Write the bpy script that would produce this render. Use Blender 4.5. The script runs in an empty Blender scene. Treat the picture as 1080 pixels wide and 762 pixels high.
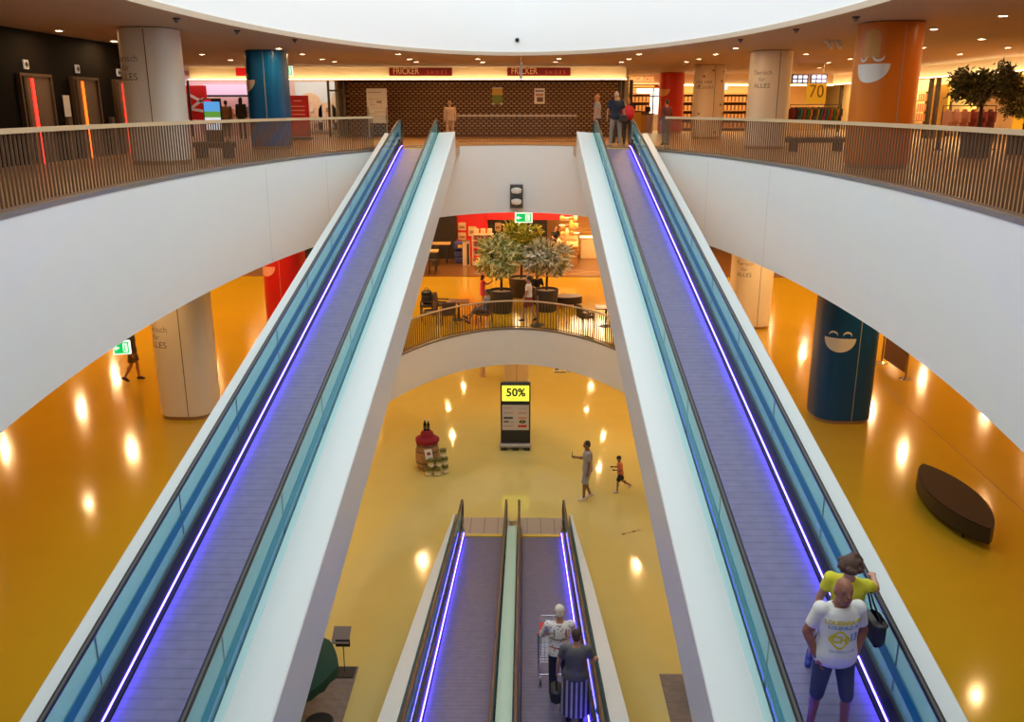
SKY, P_MID, P_LOW, P_TOP, LED = 2.2, 44.0, 34.0, 28.0, 46.0
import bpy, bmesh, math, random
from mathutils import Vector, Matrix, Euler
from mathutils.bvhtree import BVHTree
random.seed(7)
PI = math.pi
C = bpy.context.scene.collection
SC = bpy.context.scene
Z0, Z1, Z2 = 0.0, 3.5, 10.15          # the three floors
CEIL0, CEIL1, CEIL2 = 2.75, 7.62, 13.35

# ---------------------------------------------------------------- materials
MATS = {}
def mat(name, col, rough=0.5, metal=0.0, emit=None, es=0.0, noise=0.0, nscale=8.0, coat=0.0, spec=0.5, bump=0.0, stretch=(1, 1, 1)):
    if name in MATS: return MATS[name]
    m = bpy.data.materials.new(name); m.use_nodes = True
    nt = m.node_tree; b = nt.nodes['Principled BSDF']
    b.inputs['Base Color'].default_value = (*col, 1)
    b.inputs['Roughness'].default_value = rough
    b.inputs['Metallic'].default_value = metal
    b.inputs['Coat Weight'].default_value = coat
    b.inputs['Specular IOR Level'].default_value = spec
    if emit is not None:
        b.inputs['Emission Color'].default_value = (*emit, 1)
        b.inputs['Emission Strength'].default_value = es
    if noise > 0 or bump > 0:
        tc = nt.nodes.new('ShaderNodeTexCoord'); mp = nt.nodes.new('ShaderNodeMapping')
        mp.inputs['Scale'].default_value = stretch
        nz = nt.nodes.new('ShaderNodeTexNoise'); nz.inputs['Scale'].default_value = nscale; nz.inputs['Detail'].default_value = 5
        nt.links.new(tc.outputs['Object'], mp.inputs['Vector']); nt.links.new(mp.outputs[0], nz.inputs['Vector'])
        if noise > 0:
            mx = nt.nodes.new('ShaderNodeMix'); mx.data_type = 'RGBA'
            mx.inputs[6].default_value = (*[max(0, c * (1 - noise)) for c in col], 1)
            mx.inputs[7].default_value = (*[min(1, c * (1 + noise)) for c in col], 1)
            nt.links.new(nz.outputs['Fac'], mx.inputs[0]); nt.links.new(mx.outputs[2], b.inputs['Base Color'])
        if bump > 0:
            bp = nt.nodes.new('ShaderNodeBump'); bp.inputs['Strength'].default_value = bump; bp.inputs['Distance'].default_value = 0.01
            nt.links.new(nz.outputs['Fac'], bp.inputs['Height']); nt.links.new(bp.outputs[0], b.inputs['Normal'])
    MATS[name] = m
    return m

def glow(name, col, strength):
    if name in MATS: return MATS[name]
    m = bpy.data.materials.new(name); m.use_nodes = True
    nt = m.node_tree; nt.nodes.clear()
    e = nt.nodes.new('ShaderNodeEmission'); o = nt.nodes.new('ShaderNodeOutputMaterial')
    e.inputs[0].default_value = (*col, 1); e.inputs[1].default_value = strength
    nt.links.new(e.outputs[0], o.inputs[0]); MATS[name] = m
    return m

def glassy(name, tint, body, body_fac=0.15, rough=0.02, ior=1.5):
    """a pane: tinted see-through, a little coloured body, fresnel reflection"""
    if name in MATS: return MATS[name]
    m = bpy.data.materials.new(name); m.use_nodes = True
    nt = m.node_tree; nt.nodes.clear(); N = nt.nodes.new
    t = N('ShaderNodeBsdfTransparent'); t.inputs[0].default_value = (*tint, 1)
    d = N('ShaderNodeBsdfDiffuse'); d.inputs[0].default_value = (*body, 1)
    g = N('ShaderNodeBsdfGlossy'); g.inputs['Roughness'].default_value = rough; g.inputs[0].default_value = (0.55, 0.66, 0.66, 1)
    f = N('ShaderNodeFresnel'); f.inputs[0].default_value = ior
    m1 = N('ShaderNodeMixShader'); m1.inputs[0].default_value = body_fac
    m2 = N('ShaderNodeMixShader'); o = N('ShaderNodeOutputMaterial')
    nt.links.new(t.outputs[0], m1.inputs[1]); nt.links.new(d.outputs[0], m1.inputs[2])
    ge = N('ShaderNodeNewGeometry'); iv = N('ShaderNodeMath'); iv.operation = 'SUBTRACT'; iv.inputs[0].default_value = 1.0
    nt.links.new(ge.outputs['Backfacing'], iv.inputs[1])
    mu = N('ShaderNodeMath'); mu.operation = 'MULTIPLY'; nt.links.new(f.outputs[0], mu.inputs[0]); nt.links.new(iv.outputs[0], mu.inputs[1])
    nt.links.new(mu.outputs[0], m2.inputs[0]); nt.links.new(m1.outputs[0], m2.inputs[1]); nt.links.new(g.outputs[0], m2.inputs[2])
    nt.links.new(m2.outputs[0], o.inputs[0]); MATS[name] = m
    return m

def banded(name, c1, c2, scale, axis='Y', rough=0.5, metal=0.0, duty=0.5, bump=0.0, noise=0.0):
    """regular stripes across one object axis (grooves, treads, boards)"""
    if name in MATS: return MATS[name]
    m = bpy.data.materials.new(name); m.use_nodes = True
    nt = m.node_tree; b = nt.nodes['Principled BSDF']; N = nt.nodes.new
    b.inputs['Roughness'].default_value = rough; b.inputs['Metallic'].default_value = metal
    tc = N('ShaderNodeTexCoord'); sp = N('ShaderNodeSeparateXYZ'); nt.links.new(tc.outputs['Object'], sp.inputs[0])
    mu = N('ShaderNodeMath'); mu.operation = 'MULTIPLY'; mu.inputs[1].default_value = scale; nt.links.new(sp.outputs[axis], mu.inputs[0])
    fr = N('ShaderNodeMath'); fr.operation = 'FRACT'; nt.links.new(mu.outputs[0], fr.inputs[0])
    lt = N('ShaderNodeMath'); lt.operation = 'LESS_THAN'; lt.inputs[1].default_value = duty; nt.links.new(fr.outputs[0], lt.inputs[0])
    mx = N('ShaderNodeMix'); mx.data_type = 'RGBA'; mx.inputs[6].default_value = (*c2, 1); mx.inputs[7].default_value = (*c1, 1)
    nt.links.new(lt.outputs[0], mx.inputs[0])
    out = mx.outputs[2]
    if noise > 0:
        nz = N('ShaderNodeTexNoise'); nz.inputs['Scale'].default_value = 6.0; nt.links.new(tc.outputs['Object'], nz.inputs['Vector'])
        mr = N('ShaderNodeMapRange'); mr.inputs[3].default_value = 1 - noise; mr.inputs[4].default_value = 1 + noise
        nt.links.new(nz.outputs['Fac'], mr.inputs[0])
        m2 = N('ShaderNodeMix'); m2.data_type = 'RGBA'; m2.blend_type = 'MULTIPLY'; m2.inputs[0].default_value = 1
        nt.links.new(out, m2.inputs[6]); nt.links.new(mr.outputs[0], m2.inputs[7]); out = m2.outputs[2]
    nt.links.new(out, b.inputs['Base Color'])
    MATS[name] = m
    return m

# ---------------------------------------------------------------- mesh builder
class MB:
    def __init__(s): s.v = []; s.f = []
    def add(s, vs, fs, M=None):
        k = len(s.v)
        s.v += [tuple(M @ Vector(p)) if M is not None else tuple(p) for p in vs]
        s.f += [tuple(i + k for i in f) for f in fs]
        return s
    def box(s, c, d, rot=None, taper=1.0, bev=0.0):
        x, y, z = d[0] / 2, d[1] / 2, d[2] / 2
        M = Matrix.Translation(c)
        if rot is not None: M = M @ (rot.to_matrix().to_4x4() if isinstance(rot, Euler) else rot)
        if bev <= 0:
            vs = [(-x, -y, -z), (x, -y, -z), (x, y, -z), (-x, y, -z), (-x * taper, -y * taper, z), (x * taper, -y * taper, z), (x * taper, y * taper, z), (-x * taper, y * taper, z)]
            fs = [(3, 2, 1, 0), (4, 5, 6, 7), (0, 1, 5, 4), (1, 2, 6, 5), (2, 3, 7, 6), (3, 0, 4, 7)]
            return s.add(vs, fs, M)
        b = min(bev, x * .9, y * .9, z * .9)
        vs = []; fs = []
        for zz, e in ((-z, b), (-z + b, 0), (z - b, 0), (z, b)):
            X, Y = x - e, y - e
            vs += [(-X + b, -Y, zz), (X - b, -Y, zz), (X, -Y + b, zz), (X, Y - b, zz), (X - b, Y, zz), (-X + b, Y, zz), (-X, Y - b, zz), (-X, -Y + b, zz)]
        for r in range(3):
            for i in range(8): fs.append((r * 8 + i, r * 8 + (i + 1) % 8, r * 8 + 8 + (i + 1) % 8, r * 8 + 8 + i))
        fs.append(tuple(range(7, -1, -1))); fs.append(tuple(range(24, 32)))
        return s.add(vs, fs, M)
    def cone(s, p0, p1, r0, r1, n=12, sq=(1, 1), caps=True):
        p0, p1 = Vector(p0), Vector(p1); d = (p1 - p0)
        if d.length < 1e-6: return s
        q = d.to_track_quat('Z', 'Y').to_matrix()
        vs = []
        for p, r in ((p0, r0), (p1, r1)):
            for i in range(n):
                a = 2 * PI * i / n
                vs.append(tuple(p + q @ Vector((math.cos(a) * r * sq[0], math.sin(a) * r * sq[1], 0))))
        fs = [(i, (i + 1) % n, n + (i + 1) % n, n + i) for i in range(n)]
        if caps: fs += [tuple(range(n - 1, -1, -1)), tuple(range(n, 2 * n))]
        return s.add(vs, fs)
    def ell(s, c, r, nu=14, nv=9, rot=None, zmin=-1.0):
        M = Matrix.Translation(c)
        if rot is not None: M = M @ rot.to_matrix().to_4x4()
        vs = []; fs = []
        for j in range(1, nv):
            t = PI * j / nv
            for i in range(nu):
                a = 2 * PI * i / nu
                vs.append((r[0] * math.sin(t) * math.cos(a), r[1] * math.sin(t) * math.sin(a), r[2] * max(zmin, math.cos(t))))
        for j in range(nv - 2):
            for i in range(nu): fs.append((j * nu + i, (j + 1) * nu + i, (j + 1) * nu + (i + 1) % nu, j * nu + (i + 1) % nu))
        vs += [(0, 0, r[2]), (0, 0, r[2] * max(zmin, -1))]; t, b = len(vs) - 2, len(vs) - 1
        for i in range(nu):
            fs.append((t, i, (i + 1) % nu)); k = (nv - 2) * nu
            fs.append((b, k + (i + 1) % nu, k + i))
        return s.add(vs, fs, M)
    def cap(s, p0, p1, r0, r1, n=12):
        s.cone(p0, p1, r0, r1, n)
        s.ell(p0, (r0, r0, r0), n, 8); s.ell(p1, (r1, r1, r1), n, 8)
        return s
    def tube(s, pts, r, n=8, closed=False):
        pts = [Vector(p) for p in pts]; m = len(pts)
        rr = r if isinstance(r, (list, tuple)) else [r] * m
        vs = []; fs = []; prev = None
        for k, p in enumerate(pts):
            d = (pts[min(k + 1, m - 1)] - pts[max(k - 1, 0)])
            if closed: d = pts[(k + 1) % m] - pts[k - 1]
            d.normalize()
            if prev is None:
                up = Vector((0, 0, 1)) if abs(d.z) < .9 else Vector((0, 1, 0))
            else: up = prev
            a = up - d * up.dot(d); a.normalize(); b = d.cross(a); prev = a
            for i in range(n):
                t = 2 * PI * i / n; vs.append(tuple(p + (a * math.cos(t) + b * math.sin(t)) * rr[k]))
        for k in range(m if closed else m - 1):
            k2 = (k + 1) % m
            for i in range(n): fs.append((k * n + i, k * n + (i + 1) % n, k2 * n + (i + 1) % n, k2 * n + i))
        if not closed: fs += [tuple(range(n - 1, -1, -1)), tuple(range((m - 1) * n, m * n))]
        return s.add(vs, fs)
    def lathe(s, prof, c=(0, 0, 0), n=24, sq=(1, 1)):
        vs = []; fs = []; m = len(prof)
        for (r, z) in prof:
            for i in range(n):
                a = 2 * PI * i / n; vs.append((c[0] + r * math.cos(a) * sq[0], c[1] + r * math.sin(a) * sq[1], c[2] + z))
        for j in range(m - 1):
            for i in range(n): fs.append((j * n + i, j * n + (i + 1) % n, (j + 1) * n + (i + 1) % n, (j + 1) * n + i))
        if prof[0][0] > 1e-4: fs.append(tuple(range(n - 1, -1, -1)))
        if prof[-1][0] > 1e-4: fs.append(tuple(range((m - 1) * n, m * n)))
        return s.add(vs, fs)
    def prism(s, poly, z0, z1):
        n = len(poly)
        vs = [(x, y, z0) for x, y in poly] + [(x, y, z1) for x, y in poly]
        fs = [(i, (i + 1) % n, n + (i + 1) % n, n + i) for i in range(n)] + [tuple(range(n - 1, -1, -1)), tuple(range(n, 2 * n))]
        return s.add(vs, fs)
    def sweep(s, prof, path, close=True):
        """prof: list of (x, n); path: list of (y, z, ny, nz)"""
        m = len(prof); vs = []; fs = []
        for (y, z, ny, nz) in path:
            for (x, h) in prof: vs.append((x, y + ny * h, z + nz * h))
        for k in range(len(path) - 1):
            for i in range(m if close else m - 1):
                j = (i + 1) % m; fs.append((k * m + i, k * m + j, (k + 1) * m + j, (k + 1) * m + i))
        if close: fs += [tuple(range(m - 1, -1, -1)), tuple(range((len(path) - 1) * m, len(path) * m))]
        return s.add(vs, fs)
    def mesh(s, name):
        me = bpy.data.meshes.new(name); me.from_pydata(s.v, [], s.f); me.update()
        bm = bmesh.new(); bm.from_mesh(me); bmesh.ops.recalc_face_normals(bm, faces=bm.faces); bm.to_mesh(me); bm.free()
        return me
    def build(s, name, m, parent=None, smooth=False, loc=None, rotz=0.0):
        me = s.mesh(name); return link(name, me, m, parent, smooth, loc, rotz)

def link(name, me, m, parent=None, smooth=False, loc=None, rotz=0.0):
    if m is not None: me.materials.clear(); me.materials.append(m)
    if smooth:
        for p in me.polygons: p.use_smooth = True
        try: me.set_sharp_from_angle(angle=math.radians(38))
        except Exception: pass
    o = bpy.data.objects.new(name, me); C.objects.link(o)
    if parent is not None: o.parent = parent
    if loc is not None: o.location = loc
    if rotz: o.rotation_euler = (0, 0, rotz)
    return o

def tag(o, label=None, cat=None, group=None, kind=None):
    if label: o['label'] = label
    if cat: o['category'] = cat
    if group: o['group'] = group
    if kind: o['kind'] = kind
    return o

def thing(name, label, cat, loc=(0, 0, 0), rotz=0.0, group=None):
    o = bpy.data.objects.new(name, None); C.objects.link(o); o.empty_display_size = .2
    o.location = loc; o.rotation_euler = (0, 0, rotz)
    return tag(o, label, cat, group)

def struct(o, label=None, cat=None):
    o['kind'] = 'structure'
    if label: o['label'] = label
    if cat: o['category'] = cat
    return o

def copy_tree(o, parent=None):
    c = o.copy(); C.objects.link(c)
    if parent is not None: c.parent = parent
    for ch in list(o.children): copy_tree(ch, c)
    return c

def dup(o, loc, rotz=0.0, label=None, group=None):
    c = copy_tree(o); c.location = loc; c.rotation_euler = (0, 0, rotz)
    if label: c['label'] = label
    if group: c['group'] = group
    return c

def text_mesh(txt, size, extr=0.004, align='CENTER', spacing=1.0, shear=0.0, bold=0.0):
    cu = bpy.data.curves.new('lettering', 'FONT'); cu.body = txt; cu.size = size; cu.extrude = extr; cu.align_x = align; cu.align_y = 'CENTER'
    cu.space_character = spacing; cu.shear = shear; cu.offset = bold; cu.resolution_u = 3
    o = bpy.data.objects.new('lettering', cu); C.objects.link(o)
    bpy.context.view_layer.update()
    me = bpy.data.meshes.new_from_object(o.evaluated_get(bpy.context.evaluated_depsgraph_get()))
    bpy.data.objects.remove(o); bpy.data.curves.remove(cu)
    return me

def text(name, txt, size, m, parent, loc, extr=0.004, sx=1.0, rot=None, align='CENTER', spacing=1.0, bold=0.0):
    """upright lettering that faces -Y (before rot, an Euler about the place)"""
    me = text_mesh(txt, size, extr, align, spacing, 0.0, bold)
    M = Matrix(((sx, 0, 0, 0), (0, 0, -1, 0), (0, 1, 0, 0), (0, 0, 0, 1)))
    if rot is not None: M = rot.to_matrix().to_4x4() @ M
    me.transform(M)
    return link(name, me, m, parent, loc=loc)

def ellipse(cx, cy, a, b, t0, t1, n):
    """t measured from the far end (+Y), clockwise to +X: points (x, y)"""
    return [(cx + b * math.sin(t0 + (t1 - t0) * i / n), cy + a * math.cos(t0 + (t1 - t0) * i / n)) for i in range(n + 1)]

def slab_with_hole(el, x0, x1, y0, y1, zt, zb):
    """a flat slab (rectangle outside, oval opening inside), top and underside faces"""
    cx, cy, a, b = el; n = 128; vs = []; fs = []
    pts = ellipse(cx, cy, a, b, 0, 2 * PI, n)[:-1]
    out = []
    corners = [(x1, y1), (x1, y0), (x0, y0), (x0, y1)]
    for (x, y) in pts:
        dx, dy = x - cx, y - cy
        t = min([(x1 - cx) / dx if dx > 1e-9 else 1e9, (x0 - cx) / dx if dx < -1e-9 else 1e9, (y1 - cy) / dy if dy > 1e-9 else 1e9, (y0 - cy) / dy if dy < -1e-9 else 1e9])
        out.append([cx + dx * t, cy + dy * t])
    for (X, Y) in corners:       # snap the nearest ray to each corner
        k = min(range(n), key=lambda i: (out[i][0] - X) ** 2 + (out[i][1] - Y) ** 2); out[k] = [X, Y]
    m = MB()
    for z in ((zt, zb) if zb is not None else (zt,)):
        m.add([(x, y, z) for x, y in pts] + [(x, y, z) for x, y in out], [(i, (i + 1) % n, n + (i + 1) % n, n + i) for i in range(n)])
    return m

def wall_oval(el, zt, zb, t0=0.0, t1=2 * PI, n=128, thick=0.0, grow=0.0):
    cx, cy, a, b = el; m = MB()
    p = ellipse(cx, cy, a + grow, b + grow, t0, t1, n)
    if thick <= 0:
        m.add([(x, y, zt) for x, y in p] + [(x, y, zb) for x, y in p], [(i, i + 1, len(p) + i + 1, len(p) + i) for i in range(n)])
        return m
    q = ellipse(cx, cy, a + grow + thick, b + grow + thick, t0, t1, n); k = n + 1
    vs = [(x, y, zt) for x, y in p] + [(x, y, zb) for x, y in p] + [(x, y, zb) for x, y in q] + [(x, y, zt) for x, y in q]
    fs = []
    for i in range(n):
        for r in range(4): fs.append((r * k + i, r * k + i + 1, ((r + 1) % 4) * k + i + 1, ((r + 1) % 4) * k + i))
    return m.add(vs, fs)

def resolve(obj_mb, voxel, smooth_it=4):
    """melt overlapping closed pieces into one continuous surface and return its mesh"""
    me = obj_mb.mesh('tmp'); o = bpy.data.objects.new('tmp', me); C.objects.link(o)
    r = o.modifiers.new('r', 'REMESH'); r.mode = 'VOXEL'; r.voxel_size = voxel; r.use_smooth_shade = True
    if smooth_it:
        s = o.modifiers.new('s', 'SMOOTH'); s.factor = .5; s.iterations = smooth_it
    bpy.context.view_layer.update()
    res = bpy.data.meshes.new_from_object(o.evaluated_get(bpy.context.evaluated_depsgraph_get()))
    bpy.data.objects.remove(o); bpy.data.meshes.remove(me)
    for p in res.polygons: p.use_smooth = True
    return res

# ---------------------------------------------------------------- shared materials
M_white = mat('white_plaster', (.80, .80, .80), .55, noise=.02, nscale=1.5)
M_well = mat('white_skylight_well', (.92, .93, .93), .6)
M_clad = mat('white_cladding', (.66, .68, .68), .38)
M_epoxy0 = mat('yellow_epoxy', (.65, .535, .175), .10, noise=.05, nscale=1.2, coat=.2)
M_epoxy1 = mat('amber_epoxy', (.53, .325, .016), .12, noise=.05, nscale=1.2, coat=.25)
M_floor2 = mat('brown_floor', (.42, .23, .09), .36, noise=.12, nscale=3)
M_ceil2 = mat('sand_ceiling', (.49, .385, .255), .6, noise=.08, nscale=2, stretch=(1, .12, 1))
M_ceilw = mat('cream_ceiling', (.75, .66, .52), .7)
M_dark = mat('near_black', (.012, .011, .012), .35)
M_darkwall = mat('black_lift_wall', (.006, .004, .003), .8, spec=.15)
M_steel = mat('brushed_steel', (.55, .55, .55), .3, 1.0)
M_chrome = mat('chrome', (.8, .8, .8), .12, 1.0)
M_bronze = mat('bronze_fins', (.24, .14, .08), .4, .3)
M_railtop = mat('ash_handrail', (.60, .42, .23), .4)
M_rubber = mat('black_rubber', (.015, .015, .017), .38)
M_warmrub = mat('rubber_warm_reflection', (.10, .05, .03), .3)  # black rubber with the hall's warm reflection put into its base colour
M_band = mat('cream_fascia_band', (.80, .66, .42), .6)
M_cove = glow('warm_cove_light', (1.0, .74, .42), 11.0)
M_lamp = glow('downlight_glow', (1.0, .72, .42), 60.0)
M_led = glow('violet_led', (.085, .05, 1.0), LED)
M_wood = mat('warm_wood', (.40, .20, .07), .4, noise=.25, nscale=5, stretch=(8, 1, 8))
M_woodl = mat('light_wood', (.62, .40, .17), .4, noise=.15, nscale=5, stretch=(1, 8, 8))
M_red = mat('signal_red', (.58, .015, .02), .45)
M_black = mat('matt_black', (.02, .02, .02), .6)
M_paper = mat('white_paper', (.85, .85, .83), .7)
M_green = mat('exit_green', (.0, .42, .10), .5)
# ================================================================ CAMERA, SKY
cam = bpy.data.cameras.new('camera'); camo = bpy.data.objects.new('camera', cam); C.objects.link(camo)
TH = math.atan(267 / 930.0); PSI = 0.0129
camo.location = (0.27, 0, 11.5); camo.rotation_euler = (PI / 2 - TH, 0, PSI)
cam.sensor_width = 36.0; cam.lens = 36.0 * 930.0 / 1080.0; cam.clip_start = .05; cam.clip_end = 300
SC.camera = camo
SC.view_settings.view_transform = 'Standard'; SC.view_settings.look = 'None'
SC.view_settings.gamma = 1.0; SC.view_settings.use_curve_mapping = False
SC.view_settings.exposure = 0.0
w = bpy.data.worlds.new('daylight'); SC.world = w; w.use_nodes = True
w.node_tree.nodes['Background'].inputs[0].default_value = (.91, .985, .985, 1)
w.node_tree.nodes['Background'].inputs[1].default_value = SKY
SC.cycles.use_denoising = True
SC.cycles.max_bounces = 10; SC.cycles.diffuse_bounces = 5; SC.cycles.glossy_bounces = 5; SC.cycles.transparent_max_bounces = 24
SC.cycles.sample_clamp_indirect = 6.0
SC.cycles.caustics_reflective = False; SC.cycles.caustics_refractive = False

EL2 = (0.0, 16.8, 17.7, 6.72)      # opening in the upper floor: centre x, y, half length, half width
ELC = (0.0, 16.8, 17.0, 6.78)      # opening in its ceiling
EL1 = (0.0, 17.8, 14.4, 5.72)      # opening in the middle floor
X0, X1, Y0, Y1 = -25.0, 25.0, -14.0, 68.0

# ================================================================ SHELL
struct(MB().box(((X0 + X1) / 2, (Y0 + Y1) / 2, -.1), (X1 - X0, Y1 - Y0, .2)).build('floor', M_epoxy0), 'polished yellow epoxy floor of the lowest level', 'floor')
struct(slab_with_hole(EL1, X0, X1, Y0, Y1, Z1, None).build('floor_middle', M_epoxy1), 'polished amber epoxy floor of the middle level around the oval opening', 'floor')
struct(slab_with_hole(EL1, X0, X1, Y0, Y1, CEIL0, None).build('ceiling_lower', M_ceilw), 'ceiling over the lowest level', 'ceiling')
struct(slab_with_hole(EL2, X0, X1, Y0, Y1, Z2, None).build('floor_upper', M_floor2), 'brown floor of the upper level around the oval opening', 'floor')
struct(slab_with_hole(EL2, X0, X1, Y0, Y1, CEIL1, None).build('ceiling_middle', M_ceilw), 'ceiling over the middle level', 'ceiling')
struct(slab_with_hole(ELC, X0, X1, Y0, Y1, CEIL2, None).build('ceiling', M_ceil2), 'sand coloured ceiling of the upper level with round downlights', 'ceiling')
o = struct(wall_oval(EL2, Z2 - .02, CEIL1 - .02, thick=.25).build('wall_upper_balcony', M_white, smooth=True), 'curved white balcony front of the upper level', 'balcony front')
o = struct(wall_oval(EL1, Z1 - .01, 2.12, thick=.25).build('wall_middle_balcony', M_white, smooth=True), 'curved white balcony front of the middle level', 'balcony front')
struct(wall_oval(ELC, 19.5, CEIL2 + .10).build('wall_skylight_well', M_well, smooth=True), 'white oval wall of the skylight well', 'wall')
struct(wall_oval(ELC, CEIL2 + .10, CEIL2 - .02, thick=.06, grow=-.03).build('trim_1', mat('tan_edge', (.60, .47, .34), .5), smooth=True), 'tan edge strip under the white skylight well', 'trim')
struct(wall_oval(EL2, Z2 + .045, Z2 - .02, t0=.42, t1=2 * PI - .42, thick=.10, grow=-.012).build('trim_2', mat('grey_kerb', (.27, .24, .22), .4, .5), smooth=True), 'grey metal kerb along the upper balcony edge', 'trim')
struct(wall_oval(EL1, Z1 + .05, Z1 - .02, thick=.08, grow=-.012).build('trim_3', mat('grey_kerb', (.3, .3, .3)), smooth=True), 'grey metal kerb along the middle balcony edge', 'trim')
# faint panel joints of the upper balcony front
jm = MB()
for t in (-1.22, -.98, -.70, .72, 1.0, 1.25):
    p = ellipse(EL2[0], EL2[1], EL2[2] - .004, EL2[3] - .004, t - .0006, t + .0006, 1)
    jm.add([(x, y, z) for z in (Z2 - .1, CEIL1) for x, y in p], [(0, 1, 3, 2)])
struct(jm.build('trim_4', mat('joint_grey', (.55, .55, .56), .6)), 'fine joints in the white balcony front', 'trim')
# outer walls of the building
for nm, c, d in (('wall_left', (X0, 27, 6.7), (.3, 82, 13.4)), ('wall_right', (X1, 27, 6.7), (.3, 82, 13.4)), ('wall_back', (0, Y0, 6.7), (50, .3, 13.4)), ('wall_far', (0, Y1, 6.7), (50, .3, 13.4))):
    struct(MB().box(c, d).build(nm, mat('cream_wall', (.70, .58, .42), .7)), 'plain cream wall', 'wall')
# portal for the sky above the well
pl = bpy.data.lights.new('sky_portal', 'AREA'); pl.shape = 'RECTANGLE'; pl.size = 13.6; pl.size_y = 34.2
po = bpy.data.objects.new('sky_portal', pl); C.objects.link(po); po.location = (0, 16.8, 19.4); pl.cycles.is_portal = True

# ================================================================ LAMPS
def disc(x, y, z, size, power, col=(1.0, .66, .34), spread=PI):
    l = bpy.data.lights.new('ceiling_lamp', 'AREA'); l.shape = 'DISK'; l.size = size; l.energy = power; l.color = col; l.spread = spread
    o = bpy.data.objects.new('ceiling_lamp', l); C.objects.link(o); o.location = (x, y, z); return o
def inside(el, x, y, g=0.0): return ((x - el[0]) / (el[3] + g)) ** 2 + ((y - el[1]) / (el[2] + g)) ** 2 < 1
LAMPCOL = (1.0, .60, .25)
for ix in range(-4, 5):            # middle level: recessed lamps in rows
    for iy in range(11):
        x, y = ix * 4.7 + .6 * (iy % 2), 2.5 + iy * 4.6
        if inside(EL2, x, y, .7) or y < 11: continue
        disc(x, y, CEIL1 - .03, .11, P_MID * (3.0 if y > 30 else .7), LAMPCOL)
for ix in range(-4, 5):            # lowest level
    for iy in range(12):
        x, y = ix * 3.4 + .5 * (iy % 2), 4 + iy * 3.7
        if inside(EL1, x, y, .6): continue
        disc(x, y, CEIL0 - .03, .10, P_LOW, LAMPCOL)

# ================================================================ MOVING WALKWAYS
M_belt = banded('grooved_belt', (.185, .17, .265), (.15, .14, .225), 7.5, 'Y', .45, .35, .82, noise=.22)
M_skirt = mat('dark_skirt', (.03, .03, .04), .22, .3)
M_glass = glassy('teal_balustrade_glass', (.76, .98, .95), (.40, .80, .74), .34, .03)
M_blue = glassy('blue_glass_band', (.12, .50, .68), (.02, .30, .46), .5, .05)
M_edge = mat('pale_teal_cast', (.54, .74, .74), .3)
M_yel = mat('comb_yellow', (.75, .50, .06), .5)
M_plate = banded('landing_plate_metal', (.46, .45, .44), (.2, .19, .18), 2.6, 'X', .34, .7, .95)

def incline(pts, rb=.9, n=6):
    """pts: corner points (y, z); rounded corners; vertical offsets"""
    out = [pts[0]]
    for i in range(1, len(pts) - 1):
        a, b, c = Vector(pts[i - 1]), Vector(pts[i]), Vector(pts[i + 1])
        p = b + (a - b).normalized() * rb; q = b + (c - b).normalized() * rb
        for k in range(n + 1):
            t = k / n; v = p * (1 - t) ** 2 + b * 2 * t * (1 - t) + q * t * t; out.append((v.x, v.y))
    out.append(pts[-1])
    return out

def zat(path, y):
    for (a, b) in zip(path[:-1], path[1:]):
        if (a[0] - y) * (b[0] - y) <= 0 and abs(a[0] - b[0]) > 1e-9: return a[1] + (b[1] - a[1]) * (y - a[0]) / (b[0] - a[0])
    return path[0][1] if abs(path[0][0] - y) < abs(path[-1][0] - y) else path[-1][1]

def cut(path, ya, yb):
    """path restricted to [ya, yb] (y ascending)"""
    r = [(ya, zat(path, ya))] + [p for p in path if ya < p[0] < yb] + [(yb, zat(path, yb))]
    return [(y, z, 0.0, 1.0) for y, z in r]

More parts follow.
